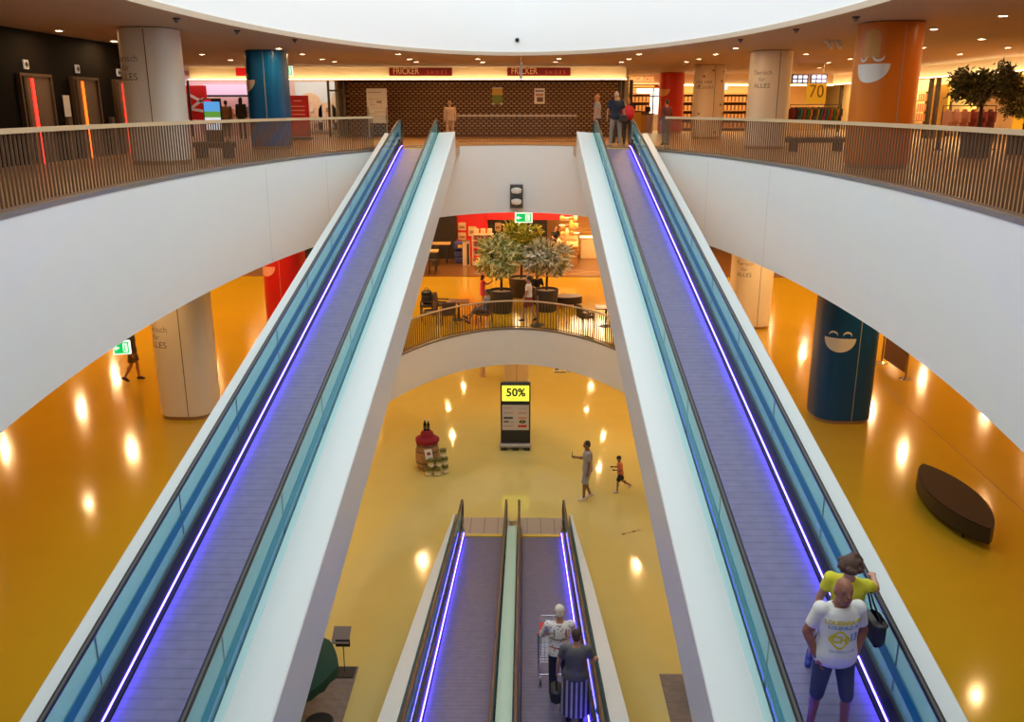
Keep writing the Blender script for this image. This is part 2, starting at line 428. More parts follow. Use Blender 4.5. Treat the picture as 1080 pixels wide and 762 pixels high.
def walkway(label, xc, path, comb_a, comb_b, s, hand, group, upper=True):
    """s = +1 when the atrium side (with the lamp strip) is +x of the belt"""
    root = thing('moving_walkway', label, 'moving walkway', (xc, 0, 0), 0, group)
    P = lambda a, b: cut(path, a, b)
    MB().sweep([(-.53, 0), (.53, 0), (.53, -.12), (-.53, -.12)], P(comb_a, comb_b)).build('belt', M_belt, root)
    ya, yb = comb_a - 1.0, comb_b + (.30 if upper else .35)
    for q in (-1, 1):
        MB().sweep([(q * .535, -.02), (q * .55, .10), (q * .595, .265), (q * .655, .275), (q * .655, -.02)], P(ya + .5, comb_b + (.2 if upper else .3))).build('skirt', M_skirt, root)
        g = MB().sweep([(q * .625, .26), (q * .625, .90), (q * .637, .90), (q * .637, .26)], P(ya + .2, yb)).build('glass_panel', M_glass, root)
        y = comb_a + 1.0; j0 = None
        while y < comb_b:
            if j0 is None: j0 = jj = MB().box((0, 0, 0), (.016, .012, .58)).build('joint', mat('joint_dark', (.05, .09, .09), .4), g)
            else: jj = j0.copy(); C.objects.link(jj); jj.parent = g
            jj.location = (q * .631, y, zat(path, y) + .60); y += 2.35
        MB().sweep([(q * .620, .46), (q * .620, .595), (q * .642, .595), (q * .642, .46)], P(ya + .4, yb - .5)).build('blue_band', M_blue, g)
        hp = []
        zb, za = zat(path, yb), zat(path, ya)
        for k in range(9):
            t = -PI / 2 + PI * k / 8; hp.append((q * .62, ya + .05 - .30 * math.cos(t), za + .60 + .33 * math.sin(t)))
        hp = hp + [(q * .62, y, z + .93) for y, z, _, _ in P(ya + .2, yb - .1)]
        for k in range(9):
            t = PI / 2 - PI * k / 8; hp.append((q * .62, yb + .05 + .30 * math.cos(t), zb + .60 + .33 * math.sin(t)))
        MB().tube(hp, .034, 10).build('handrail', hand, root, True)
        for yy, zz, sg in ((ya, za, -1), (yb, zb, 1)):
            MB().box((q * .62, yy - sg * .15, zz + .15), (.07, .8, .34), bev=.02).build('newel_base', M_skirt, root, True)
    for q in ((s, -s) if upper else (s,)):
        MB().sweep([(q * .540, .105), (q * .550, .105), (q * .552, .114), (q * .542, .114)], P(comb_a + .1, comb_b + .05)).build('led_strip', M_led, root)
    for yy, zz, sg in ((comb_b, zat(path, comb_b), 1), (comb_a, zat(path, comb_a), -1)):
        MB().box((0, yy + sg * .07, zz + .012), (1.06, .14, .03)).build('comb', M_yel, root)
        ln = (2.6 if (upper and sg > 0) else 1.05)
        MB().box((0, yy + sg * (.14 + ln / 2), zz - .09), (1.34 if upper or sg < 0 else 1.42, ln, .2)).build('landing_plate', M_plate if not (upper and sg > 0) else mat('landing_orange', (.40, .22, .08), .25, .2), root)
    return root

tu, tl = math.tan(math.radians(11.2)), math.tan(math.radians(10.6))
yu0 = 30.55 - (Z2 - Z1) / tu
PU = incline([(yu0 - 3.2, Z1 + .02), (yu0, Z1 + .02), (30.55, Z2 + .012), (36.5, Z2 + .012)], .45)
PS = incline([(yu0 - 3.2, Z1 + .02), (yu0, Z1 + .02), (31.5, Z2 + .012 + .95 * tu)], .45)
yl0 = 22.35 - Z1 / tl
PL = incline([(yl0 - 2.6, Z1 + .012), (yl0, Z1 + .012), (22.35, .012), (26, .012)])
WU = []
for s, lab in ((-1, 'long rising moving walkway with violet strip light, left of the two upper ones'), (1, 'long rising moving walkway with violet strip light, right of the two upper ones')):
    r = walkway(lab, 3.32 * s, PU, yu0 + .2, 30.85, s, M_rubber, 'upper moving walkways', True)
    WU.append(r)
    P = lambda a, b: cut(PS, a, b)
    # inner cladding (towards the middle of the hall) and outer cladding
    i = -s
    MB().sweep([(i * .66, .36), (i * 1.215, .40), (i * 1.23, .385), (i * 1.23, -.50), (i * .62, -.50)], P(yu0 + .6, 31.35)).build('inner_cladding', M_clad, r)
    MB().sweep([(i * .665, .36), (i * .665, .375), (i * .745, .382), (i * .745, .36)], P(yu0 + .6, 31.3)).build('teal_cast_strip', M_edge, r)  # teal light from the glass, painted as a thin strip on white cladding
    MB().sweep([(s * .66, .235), (s * .80, .33), (s * 1.165, .40), (s * 1.18, .385), (s * 1.18, -.50), (s * .66, -.50)], P(yu0 + .6, 31.15)).build('outer_cladding', M_clad, r)
    MB().box((0, 32.95, Z2 - .16), (2.42, 3.2, .30)).build('landing_slab', M_floor2, r)
    MB().sweep([(-.62, -.14), (.62, -.14), (.62, -.50), (-.62, -.50)], P(yu0 + .6, 30.6)).build('soffit', M_clad, r)
for s, lab in ((-1, 'empty descending moving walkway, left of the two lower ones'), (1, 'descending moving walkway carrying an old couple, right of the two lower ones')):
    r = walkway(lab, .80 * s, PL, yl0 + .2, 22.1, s, M_warmrub, 'lower moving walkways', False)
    P = lambda a, b: cut(PL, a, b)
    m = MB(); pp = [q_ for q_ in P(yl0 - .6, 17.0)] + P(17.5, 22.3)[0:] + P(22.6, 22.9); prof = []
    for (y, z, _, _) in pp:
        f = min(1.0, max(0.0, (22.9 - y) / 12.0)); wdt = .04 + .34 * f; hh = .60 - .22 * max(0.0, (y - 22.3) / .6)
        prof.append([(s * .79, y, z + hh), (s * (.79 + wdt), y, z + hh), (s * (.79 + wdt), y, max(0.0, z - .55)), (s * .79, y, max(0.0, z - .55))])
    vs = [v for q in prof for v in q]; fs = [(k * 4 + a, k * 4 + (a + 1) % 4, k * 4 + 4 + (a + 1) % 4, k * 4 + 4 + a) for k in range(len(prof) - 1) for a in range(4)]
    fs += [(0, 1, 2, 3), tuple(range(len(vs) - 4, len(vs)))]
    m.add(vs, fs).build('outer_cladding', M_clad, r)
    MB().sweep([(-.66, -.14), (.66, -.14), (.66, -.50), (-.66, -.50)], P(yl0, 20.4)).build('soffit', M_clad, r)
o = MB().sweep([(-.125, .62), (.125, .62), (.125, -.1), (-.125, -.1)], [p for p in cut(PL, yl0, 21.3)]).build('cover_strip', mat('pale_green_cover', (.50, .62, .50), .4))
tag(o, 'long pale green cover strip between the two lower moving walkways', 'cover strip')
o = MB().box((0, 22.2, .07), (.24, 1.6, .14), bev=.03).build('floor_lamp_cap', M_steel, smooth=True)
o.name = 'metal_end_cap'; tag(o, 'shiny metal end cap at the foot of the pale green strip', 'end cap')

# ================================================================ RAILINGS
def resample(pts, step):
    P = [Vector((x, y)) for x, y in pts]; d = [0.0]
    for a, b in zip(P[:-1], P[1:]): d.append(d[-1] + (b - a).length)
    n = max(2, int(d[-1] / step)); out = []; k = 0
    for i in range(n + 1):
        t = d[-1] * i / n
        while k < len(d) - 2 and d[k + 1] < t: k += 1
        f = (t - d[k]) / max(1e-9, d[k + 1] - d[k]); p = P[k].lerp(P[k + 1], f); tn = (P[k + 1] - P[k]).normalized()
        out.append((p.x, p.y, tn.x, tn.y))
    return out

def fin_railing(label, pts, z, group, step=.13, glass_ends=()):
    root = thing('railing', label, 'railing', (pts[0][0], pts[0][1], z), 0, group)
    ox, oy = pts[0]; q = resample(pts, step); m = MB()
    for (x, y, tx, ty) in q:
        a = math.atan2(ty, tx)
        m.box((x - ox, y - oy, .545), (.012, .032, .97), Matrix.Rotation(a, 4, 'Z'))
    m.build('fins', M_bronze, root)
    hq = resample(pts, .3)
    def strip(w, zb, zt):
        vs = []; fs = []
        for (x, y, tx, ty) in hq:
            nx, ny = -ty, tx
            for sgn, zz in ((-1, zb), (1, zb), (1, zt), (-1, zt)): vs.append((x - ox + nx * w * sgn, y - oy + ny * w * sgn, zz))
        n = len(hq)
        for k in range(n - 1):
            for i in range(4): fs.append((k * 4 + i, k * 4 + (i + 1) % 4, k * 4 + 4 + (i + 1) % 4, k * 4 + 4 + i))
        fs += [(3, 2, 1, 0), tuple(range(4 * n - 4, 4 * n))]
        return MB().add(vs, fs)
    strip(.038, 1.02, 1.09).build('handrail', M_railtop, root)
    strip(.022, .055, .085).build('bottom_rail', M_bronze, root)
    return root

tA, tB = .80, 1.98       # along the oval
def oval_pts(sgn, ya, yb, off=.10, n=90):
    el = EL2; pts = []
    for k in range(n + 1):
        y = ya + (yb - ya) * k / n; c = (y - el[1]) / (el[2] + off)
        pts.append((sgn * (el[3] + off) * math.sqrt(max(0, 1 - c * c)), y))
    return pts
fin_railing('curved bronze fin railing along the left side of the upper balcony', oval_pts(-1, 5.0, 29.75), Z2, 'curved upper railings')
fin_railing('curved bronze fin railing along the right side of the upper balcony', oval_pts(1, 5.0, 29.35), Z2, 'curved upper railings')
r = fin_railing('short straight bronze fin railing between the two upper moving walkways', [(-2.36, 36.2), (2.36, 36.2)], Z2, None, .10)
M_clear = glassy('clear_glass', (.95, .985, .975), (.6, .75, .7), .04, .02, 1.35)
for s, lab in ((-1, 'clear glass screen at the left walkway head beside the left railing'), (1, 'clear glass screen at the right walkway head beside the right railing')):
    a = (s * 5.0, 29.8 if s < 0 else 29.4); b = (s * 4.56, 32.3)
    g = thing('glass_screen', lab, 'glass screen', (a[0], a[1], Z2), 0, 'glass screens at the walkway heads')
    ln = math.hypot(b[0] - a[0], b[1] - a[1]); an = math.atan2(b[1] - a[1], b[0] - a[0])
    MB().box(((b[0] - a[0]) / 2, (b[1] - a[1]) / 2, .60), (ln, .016, 1.0), Matrix.Rotation(an, 4, 'Z')).build('pane', M_clear, g)
    MB().box(((b[0] - a[0]) / 2, (b[1] - a[1]) / 2, .06), (ln, .05, .1), Matrix.Rotation(an, 4, 'Z')).build('shoe', M_steel, g)
# middle level railing: thin balusters, each a part
def baluster_railing(label, z):
    el = EL1; pts = [p for p in ellipse(el[0], el[1], el[2] + .12, el[3] + .12, -.80, .80, 80)]
    root = thing('railing', label, 'railing', (0, el[1] + el[2], z)); ox, oy = 0, el[1] + el[2]
    q = resample(pts, .117); base = None
    M_bal = mat('dark_bronze', (.13, .085, .05), .4, .4)
    for (x, y, tx, ty) in q:
        if base is None: base = MB().box((0, 0, .53), (.016, .03, .98)).build('baluster', M_bal, root); c = base
        else: c = base.copy(); C.objects.link(c); c.parent = root
        c.location = (x - ox, y - oy, 0); c.rotation_euler = (0, 0, math.atan2(ty, tx))
    hq = resample(pts, .25)
    MB().tube([(x - ox, y - oy, 1.06) for x, y, _, _ in hq], .033, 8).build('handrail', M_railtop, root, True)
    MB().tube([(x - ox, y - oy, .075) for x, y, _, _ in hq], .016, 6).build('bottom_rail', M_bal, root, True)
    return root
baluster_railing('curved railing of thin dark balusters with a wooden handrail at the café balcony', Z1)
# ================================================================ COLUMNS
def sup(a, b, n, phi):
    c, s_ = math.cos(phi), math.sin(phi)
    r = ((abs(c) / a) ** n + (abs(s_) / b) ** n) ** (-1.0 / n); return r * c, r * s_
def column(label, x, y, zb, zt, col, a=.75, b=.75, n=3.0, plinth=True, seam=-68, seamcol=(.03, .03, .03), rough=.3):
    root = thing('column', label, 'column', (x, y, zb)); root['kind'] = 'thing'
    mcol = mat('column_%d_%d_%d' % tuple(int(c * 99) for c in col), col, rough, spec=.35)
    N = 64; poly = [sup(a, b, n, 2 * PI * k / N) for k in range(N)]
    MB().prism(poly, .10 if plinth else 0, zt - zb - .02).build('shaft', mcol, root, True)
    if plinth: MB().prism([(px * .955, py * .955) for px, py in poly], 0, .10).build('plinth', mat('tan_plinth', (.42, .28, .16), .3, .6), root, True)
    MB().prism([(px * .9, py * .9) for px, py in poly], zt - zb - .02, zt - zb).build('shadow_gap', M_black, root, True)
    h = zt - zb; px, py = sup(a, b, n, math.radians(seam)); q = 1.0
    MB().box((px, py, .10 + (h - .14) / 2), (.016, .012, h - .16)).build('seam', mat('seam_%d' % int(seamcol[0] * 99), seamcol, .5), root)
    root['dims'] = (a, b, n)
    return root
def col_point(dims, u, phi0, off=.004):
    """point u metres round the column from direction phi0"""
    a, b, n = dims; phi = math.radians(phi0) + u / ((a + b) / 2 * 1.06)
    x, y = sup(a + off, b + off, n, phi); return x, y
def col_text(root, name, txt, size, m, z, phi0, sx=1.0):
    me = text_mesh(txt, size, 0.0); d = tuple(root['dims'])
    bm = bmesh.new(); bm.from_mesh(me)
    for v in bm.verts:
        x, y = col_point(d, v.co.x * sx, phi0, .006); v.co = Vector((x, y, z + v.co.y))
    bm.to_mesh(me); bm.free()
    return link(name, me, m, root)
def col_shape(root, name, cols, m, phi0, off=.006):
    """cols: list of (u, zlo, zhi) strips"""
    d = tuple(root['dims']); mb = MB(); vs = []; fs = []
    for (u, a_, b_) in cols:
        x, y = col_point(d, u, phi0, off); vs += [(x, y, a_), (x, y, b_)]
    fs = [(2 * i, 2 * i + 2, 2 * i + 3, 2 * i + 1) for i in range(len(cols) - 1)]
    mb.add(vs, fs); return mb.build(name, m, root)
def smile(root, phi0, zc, r, mcol, eyes=True, up=False, m_eye=None):
    """half disc with two small eye arcs over it"""
    col_shape(root, 'smile_bowl', [(r * math.cos(PI - PI * k / 20), zc - r * .92 * math.sin(PI * k / 20), zc) for k in range(21)], mcol, phi0)
    if eyes:
        for e in (-.42, .42):
            q = 1 if not up else -1
            arc = []
            for k in range(13):
                t = PI * k / 12; u = e * r + .27 * r * math.cos(PI - t); zz = q * .24 * r * math.sin(t)
                base = zc + .06 if q > 0 else zc + .06 + .24 * r
                arc.append((u, base + zz - .02 * 1, base + zz + .03))
            col_shape(root, 'smile_eye', arc, m_eye or mcol, phi0)
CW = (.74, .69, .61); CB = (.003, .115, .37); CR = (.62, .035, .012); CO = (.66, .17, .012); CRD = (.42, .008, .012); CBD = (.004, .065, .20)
M_ink = mat('grey_ink', (.12, .11, .10), .6); M_ink2 = mat('pale_ink', (.22, .205, .19), .6)
M_sm = mat('smile_white', (.78, .74, .68), .4)
def worded(root, z, phi, sz=.20):
    z = 2.27
    col_text(root, 'lettering', 'Tierisch', sz, M_ink2, z + .21, phi)
    col_text(root, 'lettering', 'für', sz * .9, M_ink2, z, phi)
    col_text(root, 'lettering', 'ALLES', sz * 1.05, M_ink, z - .21, phi)
c = column('white rounded column before the black lift wall, upper level, lettering at its left edge', -8.85, 22.7, Z2, CEIL2, CW, a=.66, b=.7, seam=-79); worded(c, 1.75, -122, .22)
c = column('blue column with a cream smile on the upper level, before the lit shops', -8.42, 31.3, Z2, CEIL2, CB, a=.66, b=.7, seam=-84, seamcol=(.45, .40, .36)); smile(c, -143, 2.25, .42, M_sm, eyes=False)
col_shape(c, 'smile_eye', [(.04 + .15 * math.cos(PI - PI * k / 12), 2.27 + .13 * math.sin(PI * k / 12), 2.33 + .13 * math.sin(PI * k / 12)) for k in range(13)], M_sm, -143)
c = column('tall orange column with a white bowl shaped face on the upper level', 8.57, 21.4, Z2, CEIL2, CO, seam=-83, seamcol=(.40, .33, .28), a=.66, b=.7)
smile(c, -139, 2.30, .44, M_sm, eyes=True, up=True)
col_shape(c, 'golden_hat', [(.20 * math.cos(PI - PI * k / 16), 2.42, 2.84 + .20 * math.sin(PI * k / 16)) for k in range(17)], mat('hat_gold', (.62, .27, .03), .4), -139)
c = column('cream column with grey lettering on the upper level, beyond the orange one', 8.63, 31.6, Z2, CEIL2, CW, a=.66, b=.7, seam=-80); worded(c, 1.75, -124)
c = column('speckled cream column with two lines of small print, beside the red one', 8.62, 41.8, Z2, CEIL2, (.70, .58, .44), a=.66, b=.7, seam=-80)
col_text(c, 'lettering', 'MAL HIER', .17, M_ink, 2.45, -118); col_text(c, 'lettering', 'MAL DORT', .17, M_ink, 2.22, -118)
for k, (u, z) in enumerate(((-.3, 2.7), (.5, 2.5), (.62, 2.9), (-.5, 2.3), (.1, 2.95), (.5, 1.5), (-.1, .9), (.3, .3), (-.45, 1.1))):
    col_shape(c, 'speck', [(u + .05 * math.cos(PI - PI * i / 6), z - .045 * math.sin(PI * i / 6), z + .045 * math.sin(PI * i / 6)) for i in range(7)], M_ink, -95)
c = column('red column with a cream cup shape on the upper level, beside the right walkway head', 8.35, 50.6, Z2, CEIL2, CR, a=.66, b=.7, seam=-88, seamcol=(.35, .02, .01)); smile(c, -137, 2.33, .40, mat('peach', (.80, .42, .16), .5), eyes=False)
c = column('white column with lettering on the middle level floor, left of the left walkway', -8.8, 22.75, Z1, CEIL1 - .03, CW, seam=-76, a=.71); worded(c, 1.75, -126, .22)
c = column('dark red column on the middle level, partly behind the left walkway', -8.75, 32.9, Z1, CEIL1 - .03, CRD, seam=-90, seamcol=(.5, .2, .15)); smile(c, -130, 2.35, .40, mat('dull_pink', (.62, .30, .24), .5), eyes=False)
c = column('white column with lettering on the middle level, beside the right walkway', 8.9, 33.0, Z1, CEIL1 - .03, CW, seam=-80); worded(c, 1.85, -125)
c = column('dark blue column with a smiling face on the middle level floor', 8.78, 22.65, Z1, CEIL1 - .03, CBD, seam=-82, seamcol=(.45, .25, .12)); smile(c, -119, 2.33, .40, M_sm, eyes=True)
c = column('pale column on the lowest level, standing behind the tall advertising panel', -.02, 36.9, Z0, CEIL0 - .03, (.62, .52, .42), a=.55, b=.5, plinth=False, seam=-88)

# ================================================================ UPPER LEVEL: BACK SHOPS
YB = 44.17
# fascia band over the closed shop and the left shops, with a cove light strip at its foot
struct(MB().box((-5.3, YB + .3, 13.08), (20.9, .6, .55)).build('trim_5', M_band), 'cream sign band over the back shops', 'trim')
struct(MB().box((-5.3, YB - .14, 12.785), (20.9, .34, .025)).build('trim_6', mat('band_lip', (.7, .5, .3), .5)), 'lip under the cream sign band', 'trim')
struct(MB().box((-5.3, YB - .16, 12.82), (20.9, .10, .02)).build('trim_7', M_cove), 'warm light strip at the foot of the cream sign band', 'trim')
struct(MB().box((0, YB + 7.5, 11.7), (.2, 14.6, 3.2)).build('wall_shop_partition', mat('cream_wall', (.7, .58, .42)), loc=(5.2, 0, 0)), 'side wall of the closed shop', 'wall')
struct(MB().box((-1.7, YB + 1.6, 11.7), (13.4, .15, 3.1)).build('wall_shop_back', mat('shop_dark', (.10, .05, .025), .7)), 'dark back of the closed shop behind its shutter', 'wall')
def shutter():
    r = thing('roller_shutter', 'closed brown lattice roller shutter of the shoe shop', 'roller shutter', (-8.3, YB, Z2))
    wd, ht = 13.15, 2.62; m = MB(); lw, lh = .27, .115
    ny = int(ht / lh); nx = int(wd / lw)
    for j in range(ny):
        for i in range(nx):
            x = (i + .5 + (.5 if j % 2 else 0)) * lw
            if x + lw / 2 > wd: continue
            m.box((x, 0, (j + .5) * lh), (lw * .60, .035, lh * .52))
    m.build('lattice', banded('lattice_bronze', (.50, .28, .13), (.40, .21, .09), 2.1, 'Z', .34, .5), r)
    m2 = MB()
    for j in range(ny + 1): m2.box((wd / 2, .03, j * lh), (wd, .012, .018))
    m2.build('rods', mat('rod_brown', (.16, .07, .03), .4, .5), r)
    MB().box((wd / 2, 0, .04), (wd, .09, .09)).build('bottom_bar', mat('rod_brown', (.16, .07, .03)), r)
    MB().box((wd / 2, .25, ht + .02), (wd + .2, .5, .10)).build('housing', M_black, r)
    for x in (-.12, wd - .02, wd + .55): MB().box((x, .02, 1.32), (.16, .14, 2.64)).build('guide_post', mat('dark_post', (.04, .025, .02), .4), r)
    return r
shutter()
for x, lab, dx in ((-4.65, 'dark red shoe shop sign over the shutter, left one', 0), (.98, 'dark red shoe shop sign over the shutter, right one, behind the hanging grey tube', 0)):
    s = thing('shop_sign', lab, 'sign', (x, YB - .05, 13.19), 0, 'shoe shop signs')
    MB().box((0, 0, 0), (3.0, .08, .43), bev=.01).build('board', mat('sign_red', (.19, .003, .006), .4), s)
    text('lettering', 'FRICKER', .40, mat('sign_cream', (.85, .58, .30), .5), s, (-.70, -.045, -.01), sx=.82)
    text('lettering', 'SHOES', .235, mat('sign_dull', (.62, .16, .10), .5), s, (.78, -.045, -.06), sx=.9, spacing=1.75)
o = MB().cone((0, 0, 0), (0, 0, .55), .05, .05, 12).ell((0, 0, 0), (.055, .055, .05)).build('hanging_tube', mat('grey_tube', (.5, .5, .5), .4), loc=(.16, 34.6, 12.58), smooth=True)
MB().cone((0, 0, .55), (0, 0, .75), .012, .012, 6).build('hanger', M_steel, o)
tag(o, 'small grey tube hanging from the ceiling before the right shoe shop sign', 'tube')
def poster(label, x, z, wd, ht, parts, group=None, y=YB - .035, cat='poster'):
    p = thing('poster', label, cat, (x, y, z), 0, group)
    MB().box((0, 0, 0), (wd, .015, ht)).build('sheet', M_paper, p)
    for nm, cx, cz, w_, h_, m in parts: MB().box((cx * wd, -.009, cz * ht), (w_ * wd, .006, h_ * ht)).build(nm, m, p)
    return p
poster('yellow and green poster hung on the brown shutter', -1.0, 12.05, .50, .78, [('yellow_field', 0, .25, 1, .40, mat('post_yel', (.72, .48, .10), .6)), ('green_field', 0, -.18, 1, .5, mat('post_green', (.20, .30, .05), .6)), ('brown_field', 0, -.46, .6, .08, M_wood)])
poster('white poster with dark pictures hung on the brown shutter', 1.02, 12.05, .50, .72, [('headline', 0, .32, .8, .1, mat('post_blue', (.2, .25, .5), .6)), ('picture', .05, -.22, .6, .3, mat('post_brown', (.22, .12, .10), .6)), ('picture', 0, .08, .75, .16, mat('post_rose', (.55, .35, .30), .6))])
# standing notice board beside the left railing
b = thing('notice_board', 'white framed plan board standing before the shutter at its left end', 'notice board', (-6.55, 42.6, Z2))
MB().box((0, 0, 1.45), (.95, .05, 1.55), bev=.01).build('panel', mat('board_white', (.80, .80, .80), .4), b)
for x in (-.42, .42): MB().box((x, .0, .70), (.05, .05, 1.4)).build('leg', M_steel, b); MB().box((x, 0, .02), (.08, .5, .04)).build('foot', M_steel, b)
m = MB()
for (x, z, w_, h_) in ((-.15, 1.75, .5, .012), (-.2, 1.5, .3, .012), (.2, 1.6, .012, .3), (-.25, 1.6, .012, .4), (.05, 1.35, .6, .012), (.1, 1.62, .22, .10), (-.1, 2.05, .6, .03), (-.2, 1.1, .4, .02), (.1, 1.18, .5, .02)): m.box((x, -.03, z), (w_, .008, h_))
m.build('plan_drawing', mat('plan_grey', (.35, .35, .38), .6), b)

# ---- left shops behind the blue column
struct(MB().box((-13.5, YB + 4.2, 11.75), (9.5, .2, 3.2)).build('wall_left_shops', mat('shop_rose', (.78, .60, .55), .6)), 'pale rose back wall of the left shops', 'wall')
struct(MB().box((-8.75, YB + 2.2, 11.7), (.15, 4.2, 3.2)).build('wall_shop_side', mat('cream_wall', (.7, .58, .42))), 'wall between the closed shop and the left shop', 'wall')
def shop_lamp(x, y, z, sx, sy, p, col=(1, .86, .72), rot=(0, 0, 0)):
    l = bpy.data.lights.new('shop_lamp', 'AREA'); l.shape = 'RECTANGLE'; l.size = sx; l.size_y = sy; l.energy = p; l.color = col
    o = bpy.data.objects.new('shop_lamp', l); C.objects.link(o); o.location = (x, y, z); o.rotation_euler = rot
shop_lamp(-15.6, YB + 2.2, 13.2, 5, 3, 150, (1, .72, .78)); shop_lamp(-10.6, YB + 2.2, 13.2, 3.5, 3, 85, (1, .86, .70))
for x, lab in ((-15.9, 'dark window post of the left shop, far one'), (-12.35, 'dark window post of the left shop, beside the blue column')):
    tag(MB().box((x, YB + .1, 11.46), (.09, .09, 2.6)).build('window_post', mat('dark_post', (.04, .025, .02))), lab, 'post')
s = thing('illuminated_sign', 'red sign with a white squiggle, half hidden by the blue column', 'sign', (-13.0, YB - .06, 13.18))
MB().box((0, 0, 0), (.95, .09, .42), bev=.01).build('board', mat('sign_scarlet', (.62, .01, .015), .4, emit=(.7, .01, .01), es=.35), s)
sm_ = MB()
for k in range(7): sm_.box((.08 + .04 * k, -.05, -.10 + .035 * (k % 3) + .01 * k), (.05, .012, .16 + .02 * (k % 2)))
sm_.build('white_mark', mat('sign_white', (.9, .9, .9), .4, emit=(1, 1, 1), es=.6), s)
s = thing('poster', 'red wall picture with a white crossing shape in the left shop, by the white column', 'poster', (-16.05, YB + 1.5, 11.75))
MB().box((0, 0, 0), (1.05, .05, 1.65)).build('sheet', mat('picture_red', (.62, .02, .015), .5), s)
for a_, z_, l_ in ((.5, .2, .9), (-.6, -.05, .95), (.15, -.35, .8)): MB().box((0, -.035, z_), (l_, .012, .13), Matrix.Rotation(a_, 4, 'Y')).build('white_stroke', M_paper, s)
# counter with displays, digital panel
k = thing('shop_counter', 'long lit serving counter with shelves in the left shop', 'counter', (-14.3, YB + 2.4, Z2))
MB().box((0, 0, .5), (3.6, .8, 1.0), bev=.03).build('front', mat('counter_rose', (.62, .45, .42), .4), k)
MB().box((0, 0, 1.03), (3.7, .9, .05)).build('top', M_wood, k)
MB().box((0, .75, 1.95), (3.9, .3, .10)).build('menu_shelf', M_black, k)
MB().box((0, .85, 2.25), (3.9, .06, .55)).build('menu_panel', mat('menu_pale', (.62, .50, .60), .5, emit=(.8, .55, .75), es=.35), k)
for i in range(9): MB().box((-1.55 + i * .39, .0, 1.18 + .03 * (i % 3)), (.28, .3, .25 + .05 * (i % 3))).build('display_tray', mat('tray_%d' % (i % 3), ((.5, .2, .15), (.75, .7, .6), (.2, .12, .12))[i % 3], .5), k)
d = thing('digital_panel', 'standing digital display with a landscape picture behind the left railing', 'display', (-11.05, 33.2, Z2))
MB().box((0, 0, .90), (.66, .10, 1.58), bev=.02).build('housing', M_black, d)
MB().box((0, 0, .06), (.85, .45, .12), bev=.02).build('base', M_steel, d)
for nm, z, h, colr, e in (('picture_sky', 1.40, .34, (.10, .36, .80), .9), ('picture_hills', 1.13, .22, (.12, .34, .05), .8), ('text_field', .80, .44, (.70, .76, .82), .9), ('red_tag', 1.61, .07, (.6, .02, .03), .9)):
    MB().box((0 if nm != 'red_tag' else -.15, -.053, z), (.58 if nm != 'red_tag' else .28, .008, h)).build(nm, mat('panel_' + nm, colr, .4, emit=colr, es=e), d)
MB().box((-.05, -.06, .90), (.42, .006, .03)).build('text_line', M_ink, d); MB().box((-.1, -.06, .80), (.33, .006, .02)).build('text_line', M_ink, d)
s = thing('banner_stand', 'red upright board with white lines right of the blue column', 'board', (-9.65, 40.2, Z2))
MB().box((0, 0, 1.0), (.95, .06, 1.75), bev=.01).build('panel', mat('board_red', (.50, .01, .02), .5), s)
for z in (1.65, 1.42, 1.25, 1.08, .92): MB().box((0, -.036, z), (.6 if z < 1.6 else .35, .008, .045)).build('text_line', mat('board_pink', (.7, .35, .33), .6), s)
MB().box((0, 0, .05), (1.0, .4, .1)).build('base', M_black, s)
w_ = thing('wall_picture', 'large wall picture of pale domed arches in the left shop', 'wall picture', (-10.2, YB + 3.9, Z2))
MB().box((0, .05, 1.4), (3.0, .06, 2.5)).build('sheet', mat('mural_blue', (.62, .72, .78), .6), w_)
for (x, r_, h) in ((-.75, .62, 1.5), (.15, .48, 1.15), (.95, .55, 1.75)):
    mm = MB(); mm.prism([(x + r_ * math.cos(PI * q / 14), h + r_ * math.sin(PI * q / 14)) for q in range(15)] + [(x - r_, .25), (x + r_, .25)], 0, .03)
    me = mm.mesh('dome_shape'); me.transform(Matrix(((1, 0, 0, 0), (0, 0, -1, 0), (0, 1, 0, 0), (0, 0, 0, 1)))); link('dome_shape', me, mat('mural_sand', (.72, .52, .36), .6, noise=.2, nscale=6), w_)
for i in range(14):
    MB().box((-1.3 + .21 * i, -.06, .45 + .27 * (i * 5 % 4)), (.15, .02, .2)).build('picture_block', mat('mural_bit%d' % (i % 3), ((.75, .65, .55), (.30, .2, .15), (.85, .8, .75))[i % 3], .6), w_)
dd = thing('shop_door', 'dark framed glass shop door left of the shutter', 'door', (-8.62, YB - .25, Z2))
MB().box((-.45, 0, 1.3), (.10, .10, 2.6)).build('jamb', mat('door_brown', (.16, .10, .06), .4), dd); MB().box((.30, 0, 1.3), (.12, .10, 2.6)).build('jamb', mat('door_brown', (.16, .10, .06)), dd)
MB().box((-.05, 0, 2.15), (.8, .08, .08)).build('transom', mat('door_brown', (.16, .10, .06)), dd); MB().box((-.05, .02, 1.05), (.72, .02, 2.1)).build('pane', M_clear, dd)
